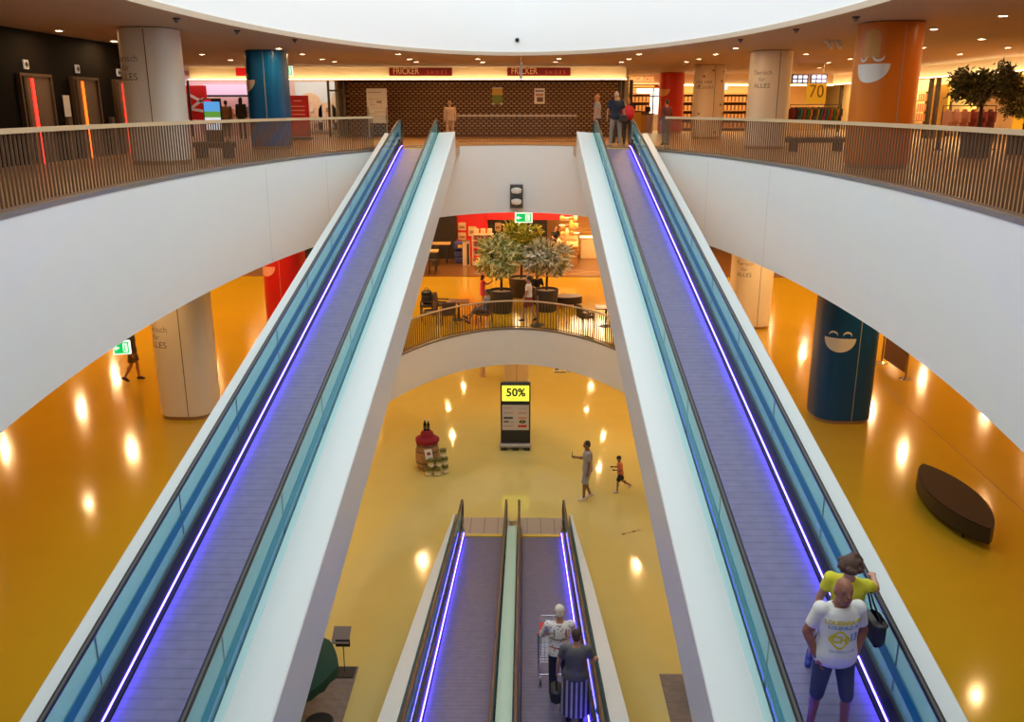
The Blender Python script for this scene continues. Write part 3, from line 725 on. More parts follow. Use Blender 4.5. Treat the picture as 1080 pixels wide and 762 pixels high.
def exit_sign(label, loc, wd, ht, group=None, arrow=-1, rod=.3, tilt=0.0):
    e = thing('exit_sign', label, 'exit sign', loc, tilt, group)
    MB().box((0, 0, 0), (wd, .07, ht), bev=.01).build('housing', mat('sign_lit_white', (.85, .9, .85), .4, emit=(.85, 1, .88), es=1.0), e)
    g = mat('sign_lit_green', (.0, .42, .10), .4, emit=(.0, .75, .16), es=.7)
    MB().box((wd * .0, -.037, 0), (wd * .84, .008, ht * .80)).build('green_field', g, e)
    wm = mat('sign_lit_white', (.85, .9, .85)); m = MB()
    m.box((-wd * .23, -.043, 0), (wd * .22, .006, ht * .10))
    m.add([(-wd * .40, -.046, 0), (-wd * .28, -.046, ht * .2), (-wd * .28, -.046, -ht * .2)], [(0, 1, 2)])
    m.build('arrow', wm, e); MB().box((wd * .22, -.043, 0), (wd * .26, .006, ht * .62)).build('door_mark', wm, e)
    m = MB(); m.ell((wd * .20, -.05, ht * .18), (ht * .055, .006, ht * .055), 8, 6); m.box((wd * .19, -.05, 0), (wd * .05, .006, ht * .24)); m.box((wd * .15, -.05, -ht * .18), (wd * .04, .006, ht * .2), Matrix.Rotation(.5, 4, 'Y')); m.box((wd * .24, -.05, -ht * .18), (wd * .04, .006, ht * .2), Matrix.Rotation(-.5, 4, 'Y'))
    m.build('running_figure', g, e)
    for x in (-wd * .3, wd * .3): MB().cone((x, 0, ht / 2), (x, 0, ht / 2 + rod), .008, .008, 6).build('hanger', M_steel, e)
    return e
exit_sign('green exit sign under the ceiling beside the blue column, upper level', (-10.55, 42.2, 13.12), .55, .42, rod=.1)
exit_sign('green exit sign over the trees, under the white balcony front', (.28, 37.2, 7.08), .74, .42, rod=.2)
exit_sign('green exit sign seen at the left balcony edge, over a passer-by', (-7.10, 15.55, 7.27), .30, .26, rod=.08, tilt=.2)

# ---- black lift wall on the left
LW = -12.0
struct(MB().box((LW - .2, 19.5, 11.7), (.4, 22, 3.3)).build('wall_lifts', M_darkwall), 'black wall with the lifts', 'wall')
struct(MB().box((LW - 2, 30.6, 11.7), (4.4, .3, 3.3)).build('wall_lifts_return', M_darkwall), 'black return wall beside the lifts', 'wall')
M_lift = banded('lift_steel', (.22, .16, .12), (.16, .11, .08), 1.3, 'Y', .35, .6, .94)
for i, (y, cc, lab) in enumerate(((22.95, (1.0, .03, .02), 'lift with a red light strip, leftmost of the three'), (25.55, (1.0, .14, .01), 'lift with an orange light strip, middle of the three'), (28.1, (1.0, .03, .02), 'lift with a red light strip half hidden by the white column'))):
    L = thing('lift', lab, 'lift', (LW + .03, y, Z2), 0, None); L['kind'] = 'thing'
    MB().box((0, .28, 1.05), (.05, .80, 2.1)).build('door_panel', M_lift, L)
    MB().box((0, -.30, 1.05), (.05, .24, 2.1)).build('door_panel', M_lift, L)
    MB().box((.02, -.15, 1.03), (.05, .12, 2.06)).build('light_strip', mat('strip_%d' % (i % 2), cc, .4, emit=cc, es=2.2), L)
    m = MB(); m.box((.02, -.72, 1.07), (.12, .07, 2.14)); m.box((.02, .72, 1.07), (.12, .07, 2.14)); m.box((.02, 0, 2.14), (.12, 1.5, .07)); m.box((.02, -.52, 1.05), (.06, .05, 2.1)); m.build('frame', mat('lift_frame', (.13, .085, .055), .4, .5), L)
    b = thing('lift_indicator', ('small square white floor indicator above the leftmost lift', 'small square white floor indicator above the middle lift', 'small square white floor indicator above the third lift')[i], 'indicator', (LW + .02, y - .25, 12.53))
    MB().box((0, 0, 0), (.04, .22, .22), bev=.01).build('plate', mat('ind_white', (.6, .56, .52), .4, emit=(1, .95, .9), es=.12), b)
    MB().box((.022, 0, 0), (.012, .11, .11), Matrix.Rotation(PI / 4, 4, 'X')).build('arrow_mark', M_black, b)
for y, lab in ((24.3, 'steel call post with a white notice between the first and middle lifts'), (26.85, 'plain steel call post between the middle and third lifts')):
    b = thing('call_post', lab, 'call post', (LW + .10, y, Z2), 0, None)
    MB().box((0, 0, .55), (.10, .20, 1.1)).build('post', M_lift, b)
    if y < 25: MB().box((0, 0, 1.40), (.03, .30, .55)).build('notice', M_paper, b)

# ================================================================ UPPER LEVEL: RIGHT AND FAR SHOPS
M_shopwarm = mat('shop_cream', (.85, .68, .38), .6)
XR = 18.6
struct(MB().box((XR + .35, 42, 13.08), (.6, 48, .55)).build('trim_8', M_band), 'cream sign band over the right shops', 'trim')
struct(MB().box((XR - .12, 42, 12.785), (.34, 48, .025)).build('trim_9', mat('band_lip', (.7, .5, .3))), 'lip under the right sign band', 'trim')
struct(MB().box((XR - .14, 42, 12.82), (.10, 48, .02)).build('trim_10', M_cove), 'warm light strip at the foot of the right sign band', 'trim')
struct(MB().box((XR + 3.4, 42, 11.75), (.2, 50, 3.2)).build('wall_right_shops', M_shopwarm), 'bright cream back wall of the right shops', 'wall')
for y, p in ((26, 380), (34, 440), (42, 440), (50, 460), (58, 420)): shop_lamp(XR + 1.9, y, 13.25, 2.2, 6.5, p, (1, .70, .30))
for k, y in enumerate((22.5, 31.0, 41.2, 41.9, 50.2, 53.6)):
    tag(MB().box((XR + .05, y, 11.47), (.14, .22, 2.62)).build('shopfront_post', mat('dark_post', (.04, .025, .02))), ('dark shopfront post far right behind the tree', 'dark shopfront post behind the tree crown, left of it', 'dark shopfront post right of the orange column, nearer of the pair', 'dark shopfront post right of the orange column, far one of the pair', 'dark shopfront post left of the orange column by the clothes rails', 'dark shopfront post beside the cream lettered column')[k], 'post')
# bright panels and clothes
for k, (y, w_, cc, lab) in enumerate(((37.6, 4.2, (.85, .70, .48), 'pale display panel inside the right shop, right of the orange column'), (43.6, 2.2, (.70, .50, .10), 'yellow curtain panel inside the right shop beside the orange column'))):
    tag(MB().box((XR + 1.2, y, 11.36), (.1, w_, 2.4))  .build('lit_screen', mat('dpanel_%d' % k, cc, .6)), lab, 'panel')
def garment(parent, x, y, z, cc, h=.75, w_=.42):
    m = MB(); m.add([(-.03, -w_ * .15, h), (.03, w_ * .15, h), (.05, w_ / 2, h * .82), (.06, w_ / 2, 0), (-.06, -w_ / 2, 0), (-.05, -w_ / 2, h * .82)], [(0, 1, 2, 3, 4, 5)])
    mm = MB(); mm.box((0, 0, h * .42), (.10, w_, h * .84), taper=.8); mm.box((0, 0, h * .88), (.08, w_ * .55, h * .14), taper=.6)
    mm.box((0, -w_ * .55, h * .62), (.08, .11, h * .45)); mm.box((0, w_ * .55, h * .62), (.08, .11, h * .45))
    o = mm.build('garment', mat('cloth_%d_%d_%d' % tuple(int(c * 99) for c in cc), cc, .8), parent, loc=(x, y, z)); return o
def clothes_rail(label, x, y, cols, ln, ang=0.0, z=Z2, h=1.35, gap=None):
    r = thing('clothes_rail', label, 'clothes rail', (x, y, z), ang)
    m = MB(); m.tube([(-ln / 2, 0, 0), (-ln / 2, 0, h), (ln / 2, 0, h), (ln / 2, 0, 0)], .02, 8); m.box((-ln / 2, 0, .02), (.06, .5, .04)); m.box((ln / 2, 0, .02), (.06, .5, .04)); m.build('rail', M_black, r, True)
    n = len(cols)
    for i, cc in enumerate(cols): garment(r, -ln / 2 + ln * (i + .6) / (n + .2), 0, h - .82, cc)
    return r
cl = [(.25, .03, .03), (.05, .05, .05), (.03, .22, .20), (.45, .05, .04), (.03, .20, .05), (.55, .25, .04), (.08, .08, .10), (.4, .3, .05), (.03, .12, .2), (.35, .04, .10)]
clothes_rail('rail of many coloured clothes between the lettered and the orange columns', 14.15, 43.8, cl + cl[2:7], 2.7, .25, h=1.5)
clothes_rail('rail of dark and ochre clothes just left of the orange column', 17.0, 43.5, [(.4, .2, .03), (.5, .3, .05), (.06, .05, .05), (.1, .08, .06), (.03, .03, .04), (.5, .4, .2)], 1.9, .2, h=1.5)
clothes_rail('rail of pink and brown coats under the tree', 15.0, 30.5, [(.55, .28, .20), (.6, .33, .24), (.50, .22, .15), (.30, .06, .05), (.25, .05, .05), (.20, .04, .05)], 1.9, .15, h=1.42)
p = thing('poster', 'yellow poster reading 70 in the right shop window over the coloured clothes', 'poster', (14.35, 44.6, 12.25), .3)
MB().box((0, 0, 0), (1.1, .04, 1.1)).build('sheet', mat('lemon', (.80, .50, .02), .6, emit=(.9, .5, .03), es=.25), p); text('text', '70', .85, mat('olive_ink', (.25, .14, .01), .6), p, (0, -.03, 0))
p = thing('poster', 'tall yellow banner with small print in the right shop behind the tree', 'banner', (17.6, 31.5, 11.45), -.1)
MB().box((0, 0, 0), (1.15, .05, 2.3)).build('sheet', mat('lemon', (.80, .50, .02)), p)
for z in (.1, -.1, -.3, -.5): MB().box((0, -.03, z), (.5, .01, .05)).build('text_line', mat('olive_ink', (.25, .14, .01)), p)
t = thing('display_table', 'small dark display table with stacked clothes under the tree', 'table', (16.6, 28.4, Z2))
MB().box((0, 0, 1.05), (.9, .6, .05)).build('top', M_wood, t)
for x in (-.38, .38):
    for y in (-.24, .24): MB().box((x, y, .52), (.05, .05, 1.04)).build('leg', M_black, t)
for i, cc in enumerate(((.45, .03, .05), (.7, .3, .3), (.45, .03, .05))):
    tag(MB().box((0, 0, 0), (.34, .3, .11), bev=.03).build('folded_shirt', mat('cloth_%d_%d_%d' % tuple(int(c * 99) for c in cc), cc, .8), loc=(16.65, 28.4, Z2 + 1.13 + .11 * i), smooth=True), ('dark red folded shirt at the bottom of the stack under the tree', 'pink folded shirt in the middle of the stack under the tree', 'dark red folded shirt on top of the stack under the tree')[i], 'shirt')
b = thing('hanging_display', 'hanging lit board with rows of small white pictograms before the right shops', 'sign', (12.55, 40.0, 12.70))
for sx in (-.40, .40):
    MB().box((sx, 0, 0), (.72, .08, .38), bev=.01).build('panel', mat('disp_blue', (.10, .12, .35), .4), b)
    for i in range(3):
        for j in range(2): MB().box((sx - .22 + .22 * i, -.045, -.085 + .17 * j), (.15, .012, .11)).build('pictogram', mat('disp_lit', (.8, .8, .95), .4, emit=(.85, .85, 1), es=1.6), b)
for x in (-.6, .6): MB().cone((x, 0, .19), (x, 0, .62), .012, .012, 6).build('hanger', M_steel, b)
b = thing('lit_sign', 'small white lit sign left of the lettered cream column', 'sign', (10.1, 47.0, 12.55)); MB().box((0, 0, 0), (1.0, .08, .32)).build('board', mat('lit_pinkish', (.9, .85, .85), .4, emit=(1, .9, .9), es=1.0), b); MB().box((0, -.05, 0), (.6, .01, .1)).build('mark', mat('sign_dull', (.62, .16, .10)), b)
for x in (-.4, .4): MB().cone((x, 0, .16), (x, 0, .75), .01, .01, 6).build('hanger', M_steel, b)
for k, (y, lab, c1, c2) in enumerate(((51.6, 'bright shelf of yellow goods in the right shop, between cream and orange columns', (.75, .45, .05), (.30, .12, .02)), (55.6, 'shelf of pale and brown goods in the right shop, next to the yellow one', (.80, .62, .36), (.22, .11, .05)), (46.8, 'shelf of mixed red goods in the right shop, behind the orange column', (.55, .10, .05), (.70, .55, .30)))):
    q = thing('shelf_unit', lab, 'shelf', (XR + 2.4, y, Z2), -PI / 2)
    MB().box((0, .25, 1.1), (3.0, .05, 2.2)).build('back_panel', mat('shelf_dark', (.09, .04, .02), .6), q)
    for z in (.2, .7, 1.2, 1.7, 2.15): MB().box((0, 0, z), (3.0, .5, .04)).build('shelf', M_wood, q)
    for z in (.2, .7, 1.2, 1.7): MB().box((0, -.02, z + .19), (2.8, .3, .34)).build('stock', banded('stock_%d' % k, c1, c2, 2.3 + .6 * k, 'X', .6), q)
for x, y, a, lab in ((9.7, 29.4, .25, 'long dark bench behind the right upper railing'), (-8.35, 25.2, -.2, 'short dark bench behind the left upper railing beside the white column')):
    q = thing('bench', lab, 'bench', (x, y, Z2), a); MB().box((0, 0, .36), (2.0 if x > 0 else 1.1, .5, .16), bev=.03).build('seat', mat('bench_dark2', (.03, .02, .018), .5), q, True)
    for sx in (-.8, .8): MB().box((sx * (1 if x > 0 else .5), 0, .14), (.10, .42, .28)).build('leg', M_black, q)
# ---- far shop with the orange sign (between shutter and red column)
struct(MB().box((11.4, 52.0, 13.0), (12.2, .5, .62)).build('trim_11', M_band), 'cream sign band over the far shop', 'trim')
struct(MB().box((11.4, 51.72, 12.72), (12.2, .06, .04)).build('trim_12', M_cove), 'warm light strip under the far sign band', 'trim')
struct(MB().box((12, 57, 11.7), (13.6, .2, 3.2)).build('wall_far_shop', mat('far_shop', (.55, .36, .16), .6)), 'back wall of the far shop', 'wall')
shop_lamp(11, 54.5, 13.2, 9, 3, 800, (1, .68, .30))
s = thing('shop_sign', 'orange supermarket lettering with a yellow strip below, far behind the right walkway head', 'sign', (6.75, 51.6, 12.97))
text('lettering', 'MIGROS', .36, mat('mig_white', (.95, .75, .55), .4, emit=(1, .45, .15), es=1.2), s, (0, 0, .06), sx=1.15, extr=.02)
MB().box((0, .02, -.30), (2.1, .1, .20)).build('strip', mat('mig_red', (.55, .08, .02), .4), s); MB().box((0, -.04, -.31), (1.6, .03, .10)).build('strip_lit', mat('mig_yel', (.8, .45, .05), .4, emit=(1, .6, .1), es=.8), s)
for k, (x, w_, h, cc, lab) in enumerate(((6.2, 1.0, 1.15, (.62, .36, .03), 'yellow checkout counter in the far shop, left one'), (7.15, .7, 1.0, (.60, .34, .04), 'yellow checkout counter in the far shop, right one'))):
    q = thing('checkout_counter', lab, 'counter', (x, 50.6 + k, Z2)); MB().box((0, 0, h / 2), (w_, .9, h), bev=.03).build('body', mat('checkout_yel', cc, .5), q); MB().box((0, 0, h + .03), (w_ + .1, 1.0, .05)).build('top', M_black, q); MB().box((.1, .1, h + .28), (.3, .06, .28)).build('screen', M_black, q)
for k, (x, lab) in enumerate(((7.0, 'dark shelf unit in the far shop, left one'), (10.4, 'dark shelf unit in the far shop, right of the red column'), (13.0, 'dark shelf unit in the far shop beside the cream column'))):
    q = thing('shelf_unit', lab, 'shelf', (x, 55.5, Z2)); MB().box((0, .25, 1.1), (1.8, .05, 2.2)).build('back_panel', mat('shelf_dark', (.09, .04, .02), .6), q)
    for z in (.2, .7, 1.2, 1.7, 2.15): MB().box((0, 0, z), (1.8, .5, .04)).build('shelf', M_wood, q)
    for z in (.2, .7, 1.2, 1.7): MB().box((0, -.02, z + .17), (1.6, .3, .28)).build('stock', banded('stock_stripes', (.45, .22, .06), (.12, .05, .03), 4.5, 'X', .6), q)
wnd = thing('lit_window', 'bright white window panel at the back of the far shop', 'window panel', (8.2, 56.6, 11.9)); MB().box((0, 0, 0), (2.0, .06, 1.5)).build('pane', mat('win_lit', (.8, .85, .85), .5, emit=(.8, .95, 1), es=1.0), wnd); m = MB(); m.box((0, -.05, 0), (.08, .05, 1.5)); m.box((0, -.05, .3), (2.0, .05, .07)); m.build('bars', M_black, wnd)

# ================================================================ CEILING LAMPS OF THE UPPER LEVEL
DL = [(62, 32), (120, 43), (213, 57), (243, 63), (294, 51), (319, 57), (340, 62.3), (353, 65), (420, 57), (432, 62), (439, 65.2), (504, 62), (509, 65.2), (586, 65.2), (589.4, 61.8), (655.5, 65.3), (663, 62), (674, 57), (724, 65), (737, 62), (755, 57), (776, 50.6), (850, 57), (874, 66), (897, 62), (985, 30.5), (1035.5, 41), (1063, 50), (1012.6, 57), (1058, 16.3), (973, 50), (864, 71.5)]
def on_ceiling(px, py):
    c_, s_ = math.cos(TH), math.sin(TH); fw = Vector((-math.sin(PSI) * c_, math.cos(PSI) * c_, -s_)); rt = Vector((math.cos(PSI), math.sin(PSI), 0)); up = rt.cross(fw)
    d = fw + rt * (px - 540) / 930 - up * (py - 381) / 930; t = (CEIL2 - 11.5) / d.z; return Vector((.27, 0, 11.5)) + d * t
proto = None
def whereis(x, y):
    return None
for k, (px, py) in enumerate(DL):
    p = on_ceiling(px, py)
    if proto is None:
        proto = thing('downlight', 'round warm ceiling downlight nearest the left edge above the black lift wall', 'downlight', (p.x, p.y, CEIL2), 0, 'upper level ceiling downlights')
        MB().lathe([(.085, -.004), (.115, -.004), (.115, -.016), (.085, -.016), (.085, -.004)], n=20).build('rim', mat('lamp_rim', (.85, .8, .7), .4), proto)
        MB().lathe([(.0001, -.008), (.086, -.008)], n=20).build('lens', M_lamp, proto)
    else:
        side = 'left' if px < 390 else ('middle' if px < 680 else 'right')
        lab = {'left': 'round warm downlight in the ceiling above the left lifts and shops', 'middle': 'round warm downlight in the ceiling before the shoe shop signs', 'right': 'round warm downlight in the ceiling above the right columns and shops'}[side]
        dup(proto, (p.x, p.y, CEIL2), 0, lab, {'left': 'downlights over the left side', 'middle': 'downlights before the shoe shop', 'right': 'downlights over the right side'}[side])
    disc(p.x, p.y, CEIL2 - .03, .16, P_TOP, LAMPCOL)
proto['group'] = 'downlights over the left side'; proto['label'] = 'round warm downlight in the ceiling above the left lifts and shops'
for (x, y) in ((-15, 36), (-15, 40), (12, 34), (14, 38), (16, 46), (12, 48), (9, 56), (4, 46.5), (7, 47), (11, 26), (13, 20), (11, 14), (-9.5, 14), (-9, 18), (-10.5, 8), (10.5, 8), (0, 38.5), (-4, 39.5), (4, 39)): disc(x, y, CEIL2 - .03, .16, P_TOP, LAMPCOL)
for k, (px, py, lab) in enumerate(((186, 19, 'small dark ceiling spotlight at the skylight rim above the left white column'), (250, 32, 'small dark ceiling spotlight at the skylight rim above the blue column'), (311, 41.5, 'small dark ceiling spotlight at the skylight rim, left, third from the white column'), (781, 41.5, 'small dark ceiling spotlight at the skylight rim above the cream columns'), (840, 30.5, 'small dark ceiling spotlight at the skylight rim, between cream and orange columns'), (903, 17.5, 'small dark ceiling spotlight at the skylight rim above the orange column'))):
    p = on_ceiling(px, py); q = thing('ceiling_spotlight', lab, 'spotlight', (p.x, p.y, CEIL2), 0, 'spotlights round the skylight')
    MB().cone((0, 0, -.03), (0, 0, 0), .07, .085, 14).build('base', M_black, q, True); MB().cone((0, -.03, -.08), (0, 0, -.03), .04, .05, 12).build('head', mat('spot_grey', (.2, .17, .15), .4), q, True)
q = thing('ceiling_spotlight', 'white double spotlight on the ceiling left of the orange column', 'spotlight', (9.0, 26.6, CEIL2)); MB().box((0, 0, -.03), (.5, .06, .06)).build('track', M_white, q)
for x in (-.12, .14): MB().cone((x, 0, -.05), (x + .08, -.12, -.22), .05, .065, 12).build('head', M_white, q, True)
o = MB().ell((0, 0, 0), (.075, .06, .075), 14, 10).build('security_camera', M_black, loc=(0.02, 33.72, 13.86), smooth=True); MB().cone((0, .02, 0), (0, .1, 0), .05, .05, 10).build('mount', M_steel, o); tag(o, 'tiny black camera dome on the white skylight wall', 'camera')
# ================================================================ MIDDLE LEVEL
sp = thing('wall_spotlights', 'black plate with two white round spotlights on the white balcony front', 'spotlight', (0, 34.28, 8.24))
MB().box((0, .03, 0), (.50, .08, .90), bev=.01).build('back_plate', mat('plate_grey', (.10, .10, .10), .5), sp)
for z in (.20, -.22):
    MB().lathe([(.05, -.10), (.17, -.06), (.20, .02), (.19, .10), (.05, .14)], n=20).build('lamp_head', mat('lamp_white', (.78, .76, .72), .4), sp, True, loc=(0, -.10, z))
    MB().box((0, -.10, z + .19), (.05, .1, .05)).build('bracket', M_black, sp)
    for x in (-.17, .17): MB().box((x, -.02, z + .10), (.10, .05, .12)).build('corner_block', M_black, sp)
struct(MB().box((0, 55.4, Z1 + .01), (49, 25, .03)).build('floor_wooden', banded('cafe_boards', (.17, .072, .02), (.11, .045, .012), 5.5, 'X', .28, 0, .94, noise=.25)), 'dark wooden floor of the café shop', 'floor')
struct(MB().box((-8.6, 48.2, 5.6), (10.4, .2, 4.2)).build('wall_cafe_dark', mat('cafe_black', (.018, .012, .011), .6)), 'black wall of the café shop', 'wall')
struct(MB().box((-2.55, 48.9, 5.6), (1.7, .2, 4.2)).build('wall_cafe_red', mat('cafe_red', (.62, .01, .02), .55)), 'red wall of the café shop', 'wall')
struct(MB().box((-.1, 49.6, 5.6), (3.4, .2, 4.2)).build('wall_cafe_brick', mat('cafe_brick', (.030, .022, .02), .6, noise=.5, nscale=14)), 'dark brick wall of the café shop', 'wall')
struct(MB().box((.75, 48.75, 6.15), (4.9, .2, 1.1)).build('trim_13', mat('cafe_red', (.62, .01, .02))), 'red beam over the café shop', 'trim')
struct(MB().box((3.4, 52.6, 5.6), (4.2, .2, 4.2)).build('wall_cafe_warm', mat('cafe_warm', (.50, .22, .06), .6)), 'warm brown wall behind the bakery counter', 'wall')
shop_lamp(1.5, 46.5, 7.4, 7, 3, 330, (1, .62, .26)); shop_lamp(4.0, 48.5, 7.3, 2, 2, 150, (1, .72, .4))
o = poster('red wall panel above the bakery counter', 1.75, 6.35, 1.6, .9, [('red_field', 0, 0, 1, 1, mat('cafe_red', (.62, .01, .02)))], None, 49.4, 'panel')
for k, (x, z, w_, h, lab) in enumerate(((-3.12, 5.22, .42, .42, 'beige picture board on the red café wall, upper left'), (-3.12, 4.68, .42, .38, 'beige picture board on the red café wall, lower left'), (-2.55, 4.95, .44, .52, 'beige picture board on the red café wall, right'), (-1.15, 5.12, .34, .44, 'small framed picture on the dark brick café wall'))):
    q = thing('picture_board', lab, 'picture', (x, (48.78 if k < 3 else 49.48), z)); MB().box((0, 0, 0), (w_, .03, h)).build('sheet', mat('pic_beige', (.66, .48, .28), .6), q)
    MB().box((0, -.02, -.05), (w_ * .7, .01, h * .35)).build('drawing', mat('pic_brown', (.35, .16, .07), .6), q)
# high tables with stools at the left
def high_table(label, x, y, ln):
    t = thing('high_table', label, 'table', (x, y, Z1 + .025), 0)
    MB().box((0, 0, 1.08), (ln, .70, .07), bev=.01).build('table_top', M_woodl, t)
    for a in (-1, 1):
        for b in (-.26, .26): MB().box((a * ln * .44, b, .52), (.06, .06, 1.05)).build('leg', M_black, t)
    return t
high_table('long high table with a light wooden top by the black café wall, nearer one', -5.1, 44.0, 2.2); high_table('long high table with a light wooden top by the black café wall, farther one', -5.2, 46.6, 3.2)
st = thing('bar_stool', 'dark bar stool at the nearer high café table, right end', 'stool', (-4.25, 43.4, Z1 + .025))
MB().box((0, 0, .74), (.36, .36, .05), bev=.02).build('seat', M_black, st, True)
for a in (-.14, .14):
    for b in (-.14, .14): MB().cone((a * 1.15, b * 1.15, 0), (a, b, .73), .016, .016, 6).build('leg', M_black, st)
MB().box((0, .16, .92), (.34, .03, .22), bev=.01).build('backrest', M_black, st)
dup(st, (-4.9, 43.4, Z1 + .025), .1, 'dark bar stool at the nearer high café table, second from its right end'); dup(st, (-4.35, 45.9, Z1 + .025), -.1, 'dark bar stool at the farther high café table, right end')
# newspaper / snack shelf, bin, column of boxes
q = thing('display_shelf', 'white shelf unit with dark goods before the red café wall', 'shelf', (-1.85, 46.3, Z1 + .025))
for x in (-.55, .55): MB().box((x, 0, .80), (.04, .5, 1.6)).build('side_panel', mat('shelf_white', (.75, .68, .58), .5), q)
for z in (.12, .55, .95, 1.3, 1.6): MB().box((0, 0, z), (1.1, .5, .03)).build('shelf', mat('shelf_white', (.75, .68, .58)), q)
for i, z in enumerate((.60, 1.0, 1.35)): MB().box((0, -.06, z + .09), (.95, .3, .18)).build('stock', banded('shelf_goods', (.30, .12, .10), (.07, .05, .06), 6.0, 'X', .6), q)
for i in range(3): MB().box((-.35 + .35 * i, 0, 1.75), (.26, .3, .28), bev=.02).build('box_on_top', mat('pic_beige', (.66, .48, .28)), q)
q = thing('drinks_crate_stack', 'blue crate stack beside the white post of the café', 'crate', (-3.15, 46.9, Z1 + .025))
for i in range(2): MB().box((0, 0, .17 + .33 * i), (.50, .45, .30), bev=.03).build('crate', mat('crate_blue', (.05, .06, .22), .5), q)
MB().box((0, -.02, .92), (.62, .5, .46), bev=.08).build('blue_cover', mat('crate_blue', (.05, .06, .22)), q); MB().box((.05, -.28, .92), (.22, .02, .16)).build('yellow_mark', M_yel, q)
q = thing('waste_bin', 'tall pale waste bin with a dark slot before the red café wall', 'bin', (-2.72, 46.0, Z1 + .025))
MB().box((0, 0, .65), (.38, .40, 1.3), bev=.02).build('body', mat('bin_pale', (.62, .50, .38), .4, .2), q); MB().box((.10, -.205, .62), (.12, .012, 1.1)).build('slot', M_black, q); MB().box((0, 0, 1.31), (.42, .44, .04)).build('lid', M_steel, q)
# bakery counter with goods
q = thing('bakery_counter', 'curved dark wooden bakery counter behind the right potted tree', 'counter', (2.0, 46.4, Z1 + .025))
pc = [(-1.6 + .19 * i, -.35 - .45 * math.sin(PI * .5 * i / 14)) for i in range(15)] + [(1.15, .4), (1.3, 3.3), (.3, 3.3), (.1, .5), (-1.6, .35)]
MB().prism(pc, 0, 1.02).build('front', M_wood, q); MB().prism([(x * 1.03, y * 1.05) for x, y in pc], 1.02, 1.08).build('worktop', M_woodl, q)
rnd = random.Random(3)
def goods(parent, x, y, z, k):
    cc = ((.72, .46, .16), (.80, .68, .48), (.50, .22, .06), (.86, .76, .60), (.35, .12, .05), (.75, .55, .10))[k % 6]; m_ = mat('goods_%d' % (k % 6), cc, .6)
    kind = k % 4
    if kind == 0: o = MB().ell((0, 0, .09), (.16, .11, .10), 10, 7)
    elif kind == 1: o = MB().lathe([(.08, 0), (.12, .06), (.10, .26), (.05, .34), (.05, .38)], n=10)
    elif kind == 2: o = MB().box((0, 0, .11), (.26, .22, .22), bev=.04)
    else: o = MB().lathe([(.10, 0), (.20, .10), (.21, .12), (.0, .16)], n=12)
    return o.build('bakery_item', m_, parent, True, loc=(x, y, z), rotz=rnd.random() * 3)
sh = thing('bakery_display', 'tall lit bakery display crowded with breads and bags on the counter end', 'display', (2.75, 47.6, Z1 + 1.105))
for j in range(5):
    MB().box((0, .15 + .42 * j, .28 + .36 * j), (.95, .40, .03)).build('shelf', M_woodl, sh)
    for i in range(4): goods(sh, -.36 + .24 * i, .12 + .42 * j, .295 + .36 * j, j * 3 + i)
MB().box((0, 1.95, 1.0), (1.0, .05, 1.96)).build('back_panel', M_wood, sh)
for i in range(6):
    o = goods(None, 1.0 + .28 * i, 46.0 + .08 * (i % 2), Z1 + 1.105, i * 5 + 1); o.name = ('pastry_tray', 'bread_loaf', 'paper_bag', 'glass_jar', 'bread_loaf', 'paper_bag')[i]
    tag(o, ('small baked loaf at the left end of the bakery counter top', 'pale jar second from the left on the bakery counter top', 'brown bag third from the left on the bakery counter top', 'cream bowl fourth from the left on the bakery counter top', 'dark loaf fifth from the left on the bakery counter top', 'yellow jar at the right end of the bakery counter top')[i], 'bakery goods', 'goods on the bakery counter')
q = thing('serving_box', 'pale square freestanding bin unit beside the bakery counter, by the wooden steps', 'cabinet', (3.88, 48.6, Z1 + .025))
MB().box((0, 0, .55), (.95, .7, 1.1), bev=.02).build('body', mat('box_cream', (.80, .66, .42), .5), q); MB().box((0, 0, 1.13), (1.02, .78, .06)).build('lid', M_paper, q)
q = thing('wooden_steps', 'wide wooden steps rising at the back right of the café', 'steps', (4.15, 50.0, Z1 + .025))
for i in range(8): MB().box((0, .34 * i, .09 + .18 * i), (2.4, .36, .18 + .02)).build('step', banded('step_wood', (.55, .30, .09), (.40, .20, .05), 5, 'Z', .4), q)
MB().tube([(-1.2, -.1, 1.0), (-1.2, 2.5, 2.4)], .04, 8).build('handrail', M_woodl, q, True)
for k in range(6): MB().box((-1.2, .45 * k, .5 + .25 * k + .18), (.05, .05, 1.0)).build('post', M_woodl, q)
q = thing('floor_marks', 'pale crossing lines laid in the wooden café floor, front right', 'floor marking', (3.2, 43.9, Z1 + .028))
for a, l, x, y in ((.5, 3.0, 0, 0), (-.5, 2.6, .3, .4), (0, 3.2, -.2, -.4)): MB().box((x, y, .003), (l, .07, .004), Matrix.Rotation(a, 4, 'Z')).build('line', M_woodl, q)

